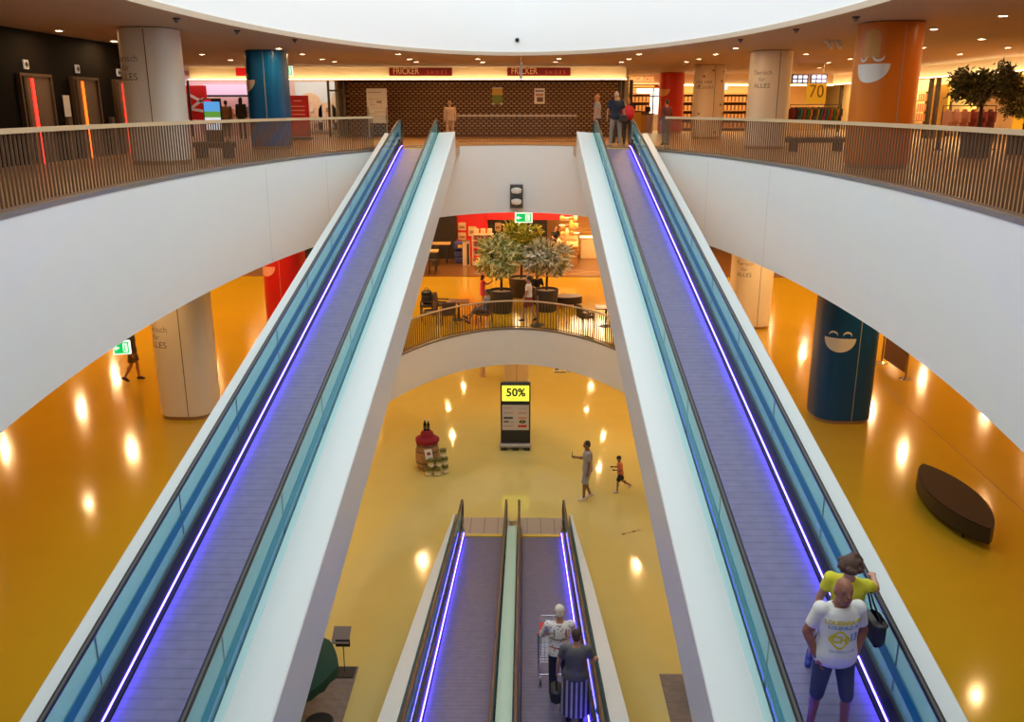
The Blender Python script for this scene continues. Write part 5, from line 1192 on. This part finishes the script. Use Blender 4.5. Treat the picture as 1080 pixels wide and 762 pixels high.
    if shirt is not None:
        m = MB(); r_ = tor(.022, hem - .001, .515, .06); loft(m, r_); m.cap(shoulder[-1], shoulder[1], .066, .066, 12); m.ell(N - lean * .05, (.085, .070, .045), 12, 8)
        for A in (AL, AR):
            e = A[0] + (A[1] - A[0]) * min(1, sleeve); m.ell(A[0], (.077 * build ** .7,) * 3, 14, 9); m.cone(A[0], e, .072 * build ** .7, .064 if sleeve < .95 else .054, 16)
            if fore > 0: m.ell(A[1], (.055,) * 3, 12, 8); m.cone(A[1], A[1] + (A[2] - A[1]) * fore, .055, .042, 14)
        part(shirtname, m, cm(shirt))
    for an, heel, toe, fd in FT:
        m = MB(); m.cap(heel, toe, .043, .037, 12); m.cap(an + (heel - an) * .5, an + (toe - an) * .45, .045, .04, 10)
        shoes_made.append(part('shoe', m, cm(shoes, 'shoe'), .011, 2))
    m = MB()
    if style == 'short':
        m.ell(hp((0, -.022, .035)), (.084, .092, .094), 18, 12, RH.to_euler()); m.ell(hp((0, -.05, -.02)), (.072, .055, .07), 14, 9, RH.to_euler())
    elif style == 'bald':
        m.ell(hp((0, -.045, .0)), (.081, .066, .060), 16, 10, RH.to_euler())
    elif style == 'curly':
        m.ell(hp((0, -.02, .045)), (.118, .115, .105), 18, 12, RH.to_euler()); r = random.Random(9)
        for i in range(34):
            a, t = r.uniform(0, 2 * PI), r.uniform(-.4, 1); p = V(math.cos(a) * .115 * math.sqrt(1 - min(.9, t * t * .8)), math.sin(a) * .115 - .025, .035 + t * .105)
            if p.y > .055 and p.z < .06: continue
            m.ell(hp(p), (.028,) * 3, 8, 6)
    elif style in ('long', 'bob'):
        m.ell(hp((0, -.018, .035)), (.088, .096, .098), 18, 12, RH.to_euler()); dn = .20 if style == 'long' else .09
        m.cap(hp((0, -.06, 0)), hp((0, -.075, -dn)), .078, .062, 14); m.cap(hp((-.065, -.015, 0)), hp((-.068, -.03, -dn * .8)), .028, .022, 10); m.cap(hp((.065, -.015, 0)), hp((.068, -.03, -dn * .8)), .028, .022, 10)
    elif style == 'tail':
        m.ell(hp((0, -.02, .035)), (.085, .094, .096), 18, 12, RH.to_euler()); m.cap(hp((0, -.11, .03)), hp((0, -.135, -.12)), .030, .015, 10)
    if m.v: part('hair', m, mat('hair_%d_%d_%d' % tuple(int(c * 99) for c in hair), hair, .7, noise=.4, nscale=60), .010, 2)
    if cap_col is not None:
        m = MB(); m.ell(hp((0, -.008, .055)), (.090, .104, .080), 18, 12, RH.to_euler()); m.ell(hp((0, .10, .045)), (.065, .075, .010), 14, 7, RH.to_euler()); part('cap', m, cm(cap_col))
    if feats:
        for sx in (-1, 1):
            link('eye', T(MB().ell(hp((sx * .033, .076, .002)), (.013, .009, .008), 10, 7, RH.to_euler()), k).mesh('eye'), mat('eye_dark', (.05, .035, .03), .2), root)
            link('eyebrow', T(MB().cap(hp((sx * .018, .092, .026)), hp((sx * .052, .074, .026)), .0055, .004, 7), k).mesh('eyebrow'), mat('brow', (.16, .11, .09), .8), root)
        link('mouth', T(MB().cap(hp((-.022, .090, -.060)), hp((.022, .090, -.060)), .0055, .0055, 7), k).mesh('mouth'), mat('lip', (.36, .12, .10), .5), root)
    low_z = min(v.co.z for s_ in shoes_made for v in s_.data.vertices); low_z = min(low_z, min(v.co.z for v in root.data.vertices))
    if seat_z is None or low_z < 0: root.location.z += .003 - low_z
    root['info'] = [float(x) for p in (AL[2], AR[2], shoulder[-1], shoulder[1], HC, N, P) for x in (p * k)]
    return root
def info(o):
    f = list(o['info']); p = [Vector(f[i:i + 3]) for i in range(0, 21, 3)]
    M = Matrix.Translation(o.location) @ Matrix.Rotation(o.rotation_euler[2], 4, 'Z')
    return [M @ v for v in p]

# --- man in white printed shirt, riding towards the viewer on the right upper walkway
zb = lambda y: zat(PU, y) + .0
man = person('bald man in a white printed T-shirt and dark shorts, hands in pockets', (3.245, 7.34, zb(7.34)), PI + .06, H=1.70,
             lean=(0, .0, 1), head=(.03, .36, 1), face=(.06, .16), arms={'L': ((-.36, -.16, -1), (.36, .30, -1)), 'R': ((.36, -.16, -1), (-.36, .30, -1))}, hands={'L': {'dir': (.35, .30, -1), 'curl': .2}, 'R': {'dir': (-.35, .30, -1), 'curl': .2}},
             legs={'L': ((-.10, .16, -1), (-.04, -.06, -1)), 'R': ((.10, .02, -1), (.05, -.10, -1))}, skin=(.30, .115, .065), shirt=(.74, .73, .70), sleeve=.72, trousers=(.050, .055, .085), tl=.56, shoes=(.03, .03, .10), hair=(.30, .25, .22), style='bald', build=1.12, belly=.025, hem=-.12, feats=True, sh_w=.162, head_s=1.06, arm_w=1.22)
bpy.context.view_layer.update()
sh_o = [c for c in man.children if c.name.startswith('shirt')][0]
bvh = BVHTree.FromPolygons([v.co.copy() for v in sh_o.data.vertices], [tuple(p.vertices) for p in sh_o.data.polygons])
def print_on(root, name, me, cx, cz, m_, sx=1.0):
    """lay flat lettering on the front of the shirt (local +Y side, seen from outside)"""
    bm = bmesh.new(); bm.from_mesh(me)
    bmesh.ops.triangulate(bm, faces=bm.faces)
    for _ in range(2):
        lg = [e for e in bm.edges if e.calc_length() > .025]
        if lg: bmesh.ops.subdivide_edges(bm, edges=lg, cuts=1); bmesh.ops.triangulate(bm, faces=bm.faces)
    for v in bm.verts:
        x, z = cx - v.co.x * sx, cz + v.co.y
        h = bvh.ray_cast(Vector((x, 1.0, z)), Vector((0, -1, 0)))
        v.co = Vector((x, (h[0].y if h[0] is not None else .15) + .005, z))
    bm.to_mesh(me); bm.free(); return link(name, me, m_, root)
M_py, M_pb = mat('print_yellow', (.70, .55, .015), .7), mat('print_blue', (.10, .24, .42), .7)
kz = man['k']; pz0 = list(man['info'])[20]
print_on(man, 'chest_print', text_mesh('LOUISIANA 99', .056, 0, spacing=.95, bold=.0022), 0, pz0 + .385, M_py); print_on(man, 'chest_print', text_mesh('LOUISVILLE 19', .046, 0, spacing=.95, bold=.0015), 0, pz0 + .335, M_pb)
print_on(man, 'chest_print', text_mesh('CH', .10, 0, bold=.005), .035, pz0 + .215, M_py, 1.0); print_on(man, 'chest_print', text_mesh('13', .11, 0, bold=.004), -.10, pz0 + .23, M_pb, .8)
ring = MB().add([(r_ * math.cos(2 * PI * i / 28) * (1 + .10 * math.cos(8 * PI * i / 28)), r_ * math.sin(2 * PI * i / 28) * (1 + .10 * math.cos(8 * PI * i / 28)), 0) for r_ in (.068, .088) for i in range(28)], [(i, (i + 1) % 28, 28 + (i + 1) % 28, 28 + i) for i in range(28)]).mesh('ring')
print_on(man, 'chest_print', ring, .035, pz0 + .215, M_py); print_on(man, 'chest_print', text_mesh('NATION CLUB', .036, 0), .0, pz0 + .095, M_pb)
HCm = Vector(list(man['info'])[12:15]); Nm = Vector(list(man['info'])[15:18])
MB().tube([Nm + Vector((.075 * math.cos(t), .03 + .085 * max(0, math.sin(t)), .02 - .10 * max(0, math.sin(t)))) for t in [PI * i / 12 for i in range(13)]], .0035, 5).build('neck_chain', M_steel, man)
# --- woman in yellow behind him
wom = person('woman in a bright yellow top with brown curly hair behind the man in white', (3.52, 7.86, zb(7.86)), PI - .45, H=1.60, lean=(0, .16, 1), head=(-.02, .55, 1), face=(.35, -.75),
             arms={'L': ((-.22, -.62, -.36), (.16, -.80, .02)), 'R': ((.35, -.05, -1), (.05, .30, -1))}, hands={'L': {'palm': (0, 0, -1), 'curl': .7}}, legs={'L': ((-.02, .10, -1), (0, -.05, -1)), 'R': ((.36, -.34, -1), (.32, -.66, -1))},
             skin=(.50, .25, .16), shirt=(.72, .66, .03), sleeve=.55, trousers=(.03, .03, .05), tl=.78, shoes=(.06, .08, .30), hair=(.075, .035, .02), style='curly', hem=-.06)
L_ = info(wom)
o = thing('handbag', 'black shoulder bag hanging from the arm of the woman in yellow', 'handbag', (3.79, 7.75, zb(7.75) + .86))
MB().box((0, 0, 0), (.13, .30, .30), bev=.05).build('bag_body', M_black, o, True); MB().box((-.0, 0, .10), (.15, .31, .10), bev=.04).build('flap', mat('bag_dark', (.035, .032, .03), .45), o, True)
sw = L_[2] - Vector(o.location)
MB().tube([(0, -.13, .12), (sw.x * .6, sw.y * .5 - .06, sw.z * .7), (sw.x - .01, sw.y - .03, sw.z + .055), (sw.x * .6, sw.y * .5 + .06, sw.z * .7), (0, .13, .12)], .010, 6).build('strap', M_black, o)

def speckled(name, c1, c2, scale):
    if name in MATS: return MATS[name]
    m = bpy.data.materials.new(name); m.use_nodes = True; nt = m.node_tree; b = nt.nodes['Principled BSDF']; b.inputs['Roughness'].default_value = .8
    tc = nt.nodes.new('ShaderNodeTexCoord'); nz = nt.nodes.new('ShaderNodeTexVoronoi'); nz.inputs['Scale'].default_value = scale * .55
    cr = nt.nodes.new('ShaderNodeValToRGB'); cr.color_ramp.interpolation = 'CONSTANT'; e = cr.color_ramp.elements; e[0].color = (*c2, 1); e[1].position = .26; e[1].color = (*c1, 1)
    nt.links.new(tc.outputs['Object'], nz.inputs['Vector']); nt.links.new(nz.outputs['Distance'], cr.inputs[0]); nt.links.new(cr.outputs[0], b.inputs['Base Color']); MATS[name] = m
    return m
# --- old couple with trolley on the lower right walkway
zl = lambda y: zat(PL, y)
CART = (.82, 13.72)
def trolley():
    t = thing('shopping_trolley', 'wire shopping trolley with a red handle flap, pushed by the white haired man', 'shopping trolley', (CART[0], CART[1], zl(CART[1]) + .0)); t.rotation_euler = (-math.radians(10.6), 0, 0)
    M_wire = mat('trolley_wire', (.62, .62, .66), .25, 1.0); hw = .27
    m = MB()
    for s in (-1, 1):
        m.tube([(s * hw, -.48, 1.00), (s * hw, -.40, .98), (s * (hw - .02), -.36, .30), (s * (hw - .02), -.30, .16), (s * (hw - .06), .42, .14)], .014, 8)
    m.tube([(-hw + .06, .42, .14), (hw - .06, .42, .14)], .012, 8); m.tube([(-hw + .02, -.33, .20), (hw - .02, -.33, .20)], .012, 8); m.build('frame', M_wire, t, True)
    m = MB(); n = 11
    def P(u, v, w_): # u -1..1 width, v 0..1 back->front, w 0..1 bottom->top
        return (u * (hw - .02 - .05 * v) * (.88 + .12 * w_), -.38 + v * .86, .46 + .10 * v + w_ * (.50 - .10 * v))
    for i in range(n):
        v = i / (n - 1); m.tube([P(-1, v, 1), P(-1, v, 0), P(1, v, 0), P(1, v, 1)], .0035, 4)
    for w_ in (0, .2, .4, .6, .8, 1.0): m.tube([P(-1, 0, w_), P(-1, 1, w_), P(1, 1, w_), P(1, 0, w_), P(-1, 0, w_)], .0035 if w_ < 1 else .007, 5)
    for i in range(7): u = -1 + i / 3; m.tube([P(u, 0, 0), P(u, 1, 0), P(u, 1, 1)], .0035, 4); m.tube([P(u, 0, 0), P(u, 0, .9)], .0035, 4)
    m.build('basket', M_wire, t)
    MB().tube([(-hw - .01, -.50, 1.01), (hw + .01, -.50, 1.01)], .020, 10).build('handle', mat('handle_red', (.50, .01, .02), .4), t, True)
    MB().box((0, -.34, 1.06), (.50, .04, .18), Matrix.Rotation(-.7, 4, 'X'), bev=.01).build('red_flap', mat('handle_red', (.50, .01, .02)), t)
    for x in (-.22, .22):
        for y in (-.32, .40):
            c = MB(); c.cone((x - .014, y, .055), (x + .014, y, .055), .055, .055, 14); c.build('wheel', M_rubber, t, True); MB().box((x, y, .11), (.04, .05, .09)).build('caster', M_steel, t)
trolley()
om = person('white haired man in a patterned white shirt pushing a trolley', (.90, 12.90, zl(12.90)), .05, H=1.70, lean=(0, .12, 1), head=(0, .25, 1), face=(0, -.2),
            arms={'L': ((-.32, .32, -.85), (-.02, .95, -.38)), 'R': ((.32, .32, -.85), (.02, .95, -.38))}, hands={'L': {'palm': (0, 0, -1), 'curl': .9}, 'R': {'palm': (0, 0, -1), 'curl': .9}}, legs={'L': ((-.04, .10, -1), (0, -.06, -1)), 'R': ((.04, -.06, -1), (0, -.14, -1))},
            skin=(.45, .23, .15), shirt=speckled('patterned_shirt', (.76, .72, .72), (.16, .12, .14), 38.0), sleeve=.95, fore=.25, trousers=(.03, .032, .05), hair=(.72, .66, .58), style='short', build=1.05, hem=-.10, head_s=1.08)
so = [c for c in om.children if c.name.startswith('shirt')][0]
bv2 = BVHTree.FromPolygons([v.co.copy() for v in so.data.vertices], [tuple(p.vertices) for p in so.data.polygons])
def back_band(pts, wd, m_, nm):
    vs = []
    for i, (x, z) in enumerate(pts):
        x2, z2 = pts[min(i + 1, len(pts) - 1)]; x1, z1 = pts[max(i - 1, 0)]; d = Vector((x2 - x1, z2 - z1)).normalized()
        for sg in (-1, 1):
            px, pz_ = x - d.y * wd * sg, z + d.x * wd * sg; h = bv2.ray_cast(Vector((px, -1.0, pz_)), Vector((0, 1, 0))); vs.append((px, (h[0].y if h[0] is not None else -.1) - .006, pz_))
    MB().add(vs, [(2 * i, 2 * i + 2, 2 * i + 3, 2 * i + 1) for i in range(len(pts) - 1)]).build(nm, m_, om)
zc_ = list(om['info'])[8]
M_pat = mat('shirt_red', (.36, .03, .05), .8); M_pat2 = mat('shirt_taupe', (.28, .20, .16), .8)
for x in (-.10, .10): back_band([(x, zc_ - .02 - .02 * i) for i in range(8)], .011, M_pat if x > 0 else M_pat2, 'stripe')
back_band([(-.17 + .02 * i, zc_ - .19) for i in range(18)], .012, M_pat2, 'stripe'); back_band([(-.17 + .02 * i, zc_ - .34) for i in range(18)], .010, M_pat, 'stripe')
wm = person('dark haired woman in a grey top and striped skirt behind the white haired man', (1.13, 12.15, zl(12.15)), -.05, H=1.62, lean=(0, .03, 1), head=(0, .2, 1), face=(0, -.15),
            arms={'R': ((.30, .25, -.85), (.20, .75, -.45)), 'L': ((-.35, .06, -1), (-.10, .16, -1))}, hands={'R': {'palm': (0, 0, -1), 'curl': .8}, 'L': {'curl': .9}}, skin=(.50, .27, .19), shirt=(.115, .115, .125), sleeve=.70, skirt=banded('striped_skirt', (.42, .38, .50), (.05, .04, .09), 13.0, 'X', .8, 0, .45, noise=.3), sl=.72, hair=(.045, .022, .014), style='short', build=1.08, hip=.19, hem=-.11, belly=.02)
L_ = info(wm)
o = thing('handbag', 'black handbag hanging from the hand of the woman in grey', 'handbag', (L_[0].x - .01, L_[0].y + .05, L_[0].z - .42))
MB().box((0, 0, 0), (.17, .34, .28), bev=.05).build('bag_body', M_black, o, True); MB().tube([(0, -.11, .12), (0, -.07, .30), (0, -.0, .345), (0, .07, .30), (0, .11, .12)], .012, 6).build('handle', M_black, o, True)

# --- lowest level: man with phone, running child
p = person('man in a grey T-shirt and pale shorts walking and holding up a phone', (2.23, 24.72, Z0), PI / 2 + .05, H=1.84, head=(0, .2, 1), face=(0, -.18), arms={'R': ((.10, .35, -.95), (-.25, .95, .25)), 'L': ((-.12, -.05, -1), (-.02, .12, -1))}, hands={'R': {'palm': (-.5, -.5, .5), 'curl': .6}},
       legs={'L': ((-.03, .22, -1), (0, .02, -1)), 'R': ((.03, .10, -1), (0, -.38, -1))}, skin=(.24, .11, .06), shirt=(.34, .31, .32), sleeve=.7, trousers=(.30, .30, .34), tl=.50, shoes=(.70, .62, .60), hair=(.02, .015, .012), build=1.02, hem=-.12)
L_ = info(p); o = MB().box((0, 0, 0), (.012, .078, .155), bev=.006).build('phone', M_black, loc=(L_[1].x - .10, L_[1].y, L_[1].z + .09)); MB().box((.007, 0, 0), (.002, .068, .14)).build('screen', mat('phone_screen', (.3, .35, .4), .2, emit=(.4, .5, .6), es=.5), o); tag(o, 'black phone in the raised hand of the man in grey on the yellow floor', 'phone')
person('child in an orange T-shirt, dark shorts and dark cap running on the yellow floor', (3.30, 25.30, Z0), PI / 2, H=1.18, lean=(0, .12, 1), head=(0, .18, 1), face=(0, -.1), arms={'L': ((-.15, -.15, -.9), (.1, .95, .05)), 'R': ((.15, .10, -.95), (-.2, .95, .1))}, legs={'L': ((-.03, .30, -1), (0, .02, -1)), 'R': ((.03, -.28, -1), (0, -1, -.55))},
       skin=(.25, .11, .06), shirt=(.60, .16, .06), sleeve=.75, trousers=(.015, .018, .022), tl=.42, shoes=(.55, .5, .5), hair=(.02, .015, .012), cap_col=(.02, .02, .022), hem=-.12)

# --- café people on the middle level
person('dark haired woman in a white top and dark red shorts walking behind the café railing', (.48, 33.42, Z1), PI / 2 - .2, H=1.72, head=(0, .1, 1), arms={'L': ((-.2, .15, -1), (.05, .5, -.9)), 'R': ((.2, -.1, -1), (0, .25, -1))}, legs={'L': ((-.03, .38, -1), (0, .10, -1)), 'R': ((.03, -.22, -1), (0, -.48, -1))}, skin=(.42, .22, .14), shirt=(.70, .62, .58), sleeve=.6, trousers=(.22, .03, .03), tl=.42, hair=(.03, .018, .012), style='tail', hem=-.04)
person('man in a grey shirt sitting back in an armchair, legs stretched out', (-1.22, 33.0, Z1), 1.35, H=1.74, lean=(0, -.28, 1), head=(0, .15, 1), face=(0, -.2), seat_z=.47, arms={'L': ((-.2, .35, -.9), (.1, 1, -.1)), 'R': ((.2, .35, -.9), (-.1, 1, -.1))}, legs={'L': ((-.10, 1, -.10), (0, .35, -.93)), 'R': ((.10, 1, -.06), (0, .75, -.72))}, skin=(.36, .19, .12), shirt=(.26, .25, .27), sleeve=.7, trousers=(.09, .08, .09), tl=.52, hair=(.04, .03, .025), hem=-.06)
o = person('girl in a pink dress holding something up by the left potted tree', (-1.42, 36.2, Z1), -PI / 2 + .2, H=1.28, head=(0, .1, 1), arms={'R': ((.1, .7, -.5), (0, .8, .55)), 'L': ((-.1, .5, -.8), (.1, .9, .3))}, skin=(.42, .20, .12), shirt=(.62, .05, .12), sleeve=.5, skirt=(.62, .05, .12), sl=.30, shoes=(.5, .4, .4), hair=(.05, .03, .02), style='long')
q = thing('low_stool', 'low dark stool under the man in black between the potted trees', 'stool', (.82, 36.75, Z1)); MB().lathe([(.22, 0), (.25, .05), (.25, .38), (.22, .43), (.001, .43)], n=22).build('seat', M_black, q, True)
person('man in black sitting between the potted trees at the café', (.82, 36.75, Z1), -PI + .4, H=1.72, lean=(0, .15, 1), head=(0, .2, 1), seat_z=.44, arms={'L': ((-.2, .4, -.9), (.2, .9, -.1)), 'R': ((.2, .4, -.9), (-.2, .9, -.1))}, legs={'L': ((-.15, 1, -.05), (0, .05, -1)), 'R': ((.15, 1, -.05), (0, .05, -1))}, skin=(.34, .17, .10), shirt=(.015, .015, .017), sleeve=.95, trousers=(.02, .02, .025), hair=(.03, .02, .015), style='short')
person('café worker in black with dark hair behind the bakery counter', (1.98, 48.35, Z1 + .025), -PI + .5, H=1.72, lean=(0, .12, 1), head=(0, .3, 1), face=(0, -.3), arms={'L': ((-.2, .4, -.9), (.1, .9, -.2)), 'R': ((.2, .4, -.9), (-.1, .9, -.2))}, skin=(.45, .25, .16), shirt=(.02, .018, .018), sleeve=.7, trousers=(.02, .02, .02), hair=(.03, .02, .015), style='tail')
person('passer-by in tan shorts with bare legs walking under the exit sign, middle level, left', (-11.55, 25.55, Z1), -PI / 2 + .25, H=1.72, legs={'L': ((-.03, .20, -1), (0, .04, -1)), 'R': ((.03, -.12, -1), (0, -.62, -1))}, skin=(.40, .17, .09), shirt=(.05, .035, .03), trousers=(.12, .07, .03), tl=.40, shoes=(.05, .02, .02), hair=(.05, .03, .02), style='bob')

# --- upper level people
nv = person('tall man in a navy shirt and grey trousers at the right walkway head, back turned', (3.62, 33.3, Z2 + .012), .08, H=1.86, head=(0, .08, 1), arms={'R': ((.28, -.05, -1), (.05, .2, -1)), 'L': ((-.30, 0, -1), (-.05, .3, -.9))}, legs={'L': ((-.10, .05, -1), (-.05, -.03, -1)), 'R': ((.10, .0, -1), (.04, -.06, -1))}, skin=(.45, .23, .14), shirt=(.014, .018, .035), sleeve=.8, trousers=(.22, .21, .20), shoes=(.35, .33, .33), hair=(.48, .42, .36), style='bald', build=1.05, hem=-.12)
L_ = info(nv); o = thing('shoulder_bag', 'dark shoulder bag at the right hip of the man in navy', 'bag', (3.86, 33.12, Z2 + .98)); MB().box((0, 0, 0), (.30, .10, .26), bev=.03).build('bag_body', mat('bag_brown', (.03, .02, .02), .6), o, True); MB().tube([(0, 0, .12), (-.18, -.06, .38), (L_[2].x + .12 - 3.86, -.05, L_[2].z + .02 - Z2 - .98), (L_[2].x + .12 - 3.86, .14, L_[2].z + .03 - Z2 - .98)], .014, 6).build('strap', M_black, o)
person('man in a light grey T-shirt with tanned head, left of the man in navy', (3.08, 35.0, Z2), PI / 2 - .3, H=1.78, skin=(.55, .22, .08), shirt=(.30, .28, .29), trousers=(.05, .045, .05), hair=(.45, .2, .08), style='bald', legs={'L': ((-.03, .25, -1), (0, 0, -1)), 'R': ((.03, -.15, -1), (0, -.4, -1))})
bk = person('woman in dark clothes carrying a round red backpack at the right walkway head', (4.22, 34.9, Z2), -.1, H=1.64, skin=(.5, .25, .15), shirt=(.03, .028, .03), sleeve=.9, trousers=(.03, .028, .03), hair=(.32, .16, .07), style='bob')
o = MB().ell((0, 0, 0), (.25, .13, .27), 20, 12).build('backpack', mat('backpack_red', (.50, .008, .025), .6), loc=(4.22, 34.70, Z2 + 1.18), smooth=True); MB().ell((0, -.10, -.06), (.16, .06, .13), 14, 9).build('pocket', mat('backpack_red', (.50, .008, .025)), o, True); MB().tube([(-.10, .1, .22), (-.12, .22, .26), (-.12, .30, .1)], .016, 6).build('strap', M_black, o); MB().tube([(.10, .1, .22), (.12, .22, .26), (.12, .30, .1)], .016, 6).build('strap', M_black, o); tag(o, 'round red backpack on the back of the woman in dark clothes', 'backpack')
person('fair haired person in a green top beyond the man in navy', (3.98, 36.4, Z2), .3, H=1.72, skin=(.52, .25, .13), shirt=(.05, .10, .04), trousers=(.05, .04, .03), hair=(.50, .28, .10), style='short')
person('person in plain tan clothes standing behind the left walkway head, before the shutter', (-2.72, 37.0, Z2), .4, H=1.58, skin=(.40, .20, .11), shirt=(.46, .28, .16), sleeve=1.0, fore=.9, trousers=(.42, .26, .15), shoes=(.2, .12, .07), hair=(.34, .19, .10), style='short', build=1.1)
person('passer-by in dark red clothes beside the right railing end', (5.62, 34.4, Z2), .5, H=1.60, skin=(.35, .15, .08), shirt=(.12, .03, .03), sleeve=1.0, fore=.8, trousers=(.12, .05, .04), hair=(.05, .03, .02), style='short')
person('person in a brown jacket at the left shop counter, back turned', (-13.3, 41.6, Z2), .1, H=1.62, skin=(.4, .2, .12), shirt=(.20, .10, .045), sleeve=1.0, fore=.9, trousers=(.04, .04, .05), hair=(.04, .02, .012), style='short', build=1.1)
person('person with long black hair in black at the left shop counter beside the blue column', (-12.55, 41.4, Z2), -.2, H=1.74, skin=(.4, .2, .12), shirt=(.012, .012, .014), sleeve=1.0, fore=.9, trousers=(.02, .02, .02), hair=(.012, .010, .010), style='long')
for o in list(bpy.data.objects):
    for key in ('info', 'k', 'dims'):
        if key in o.keys(): del o[key]
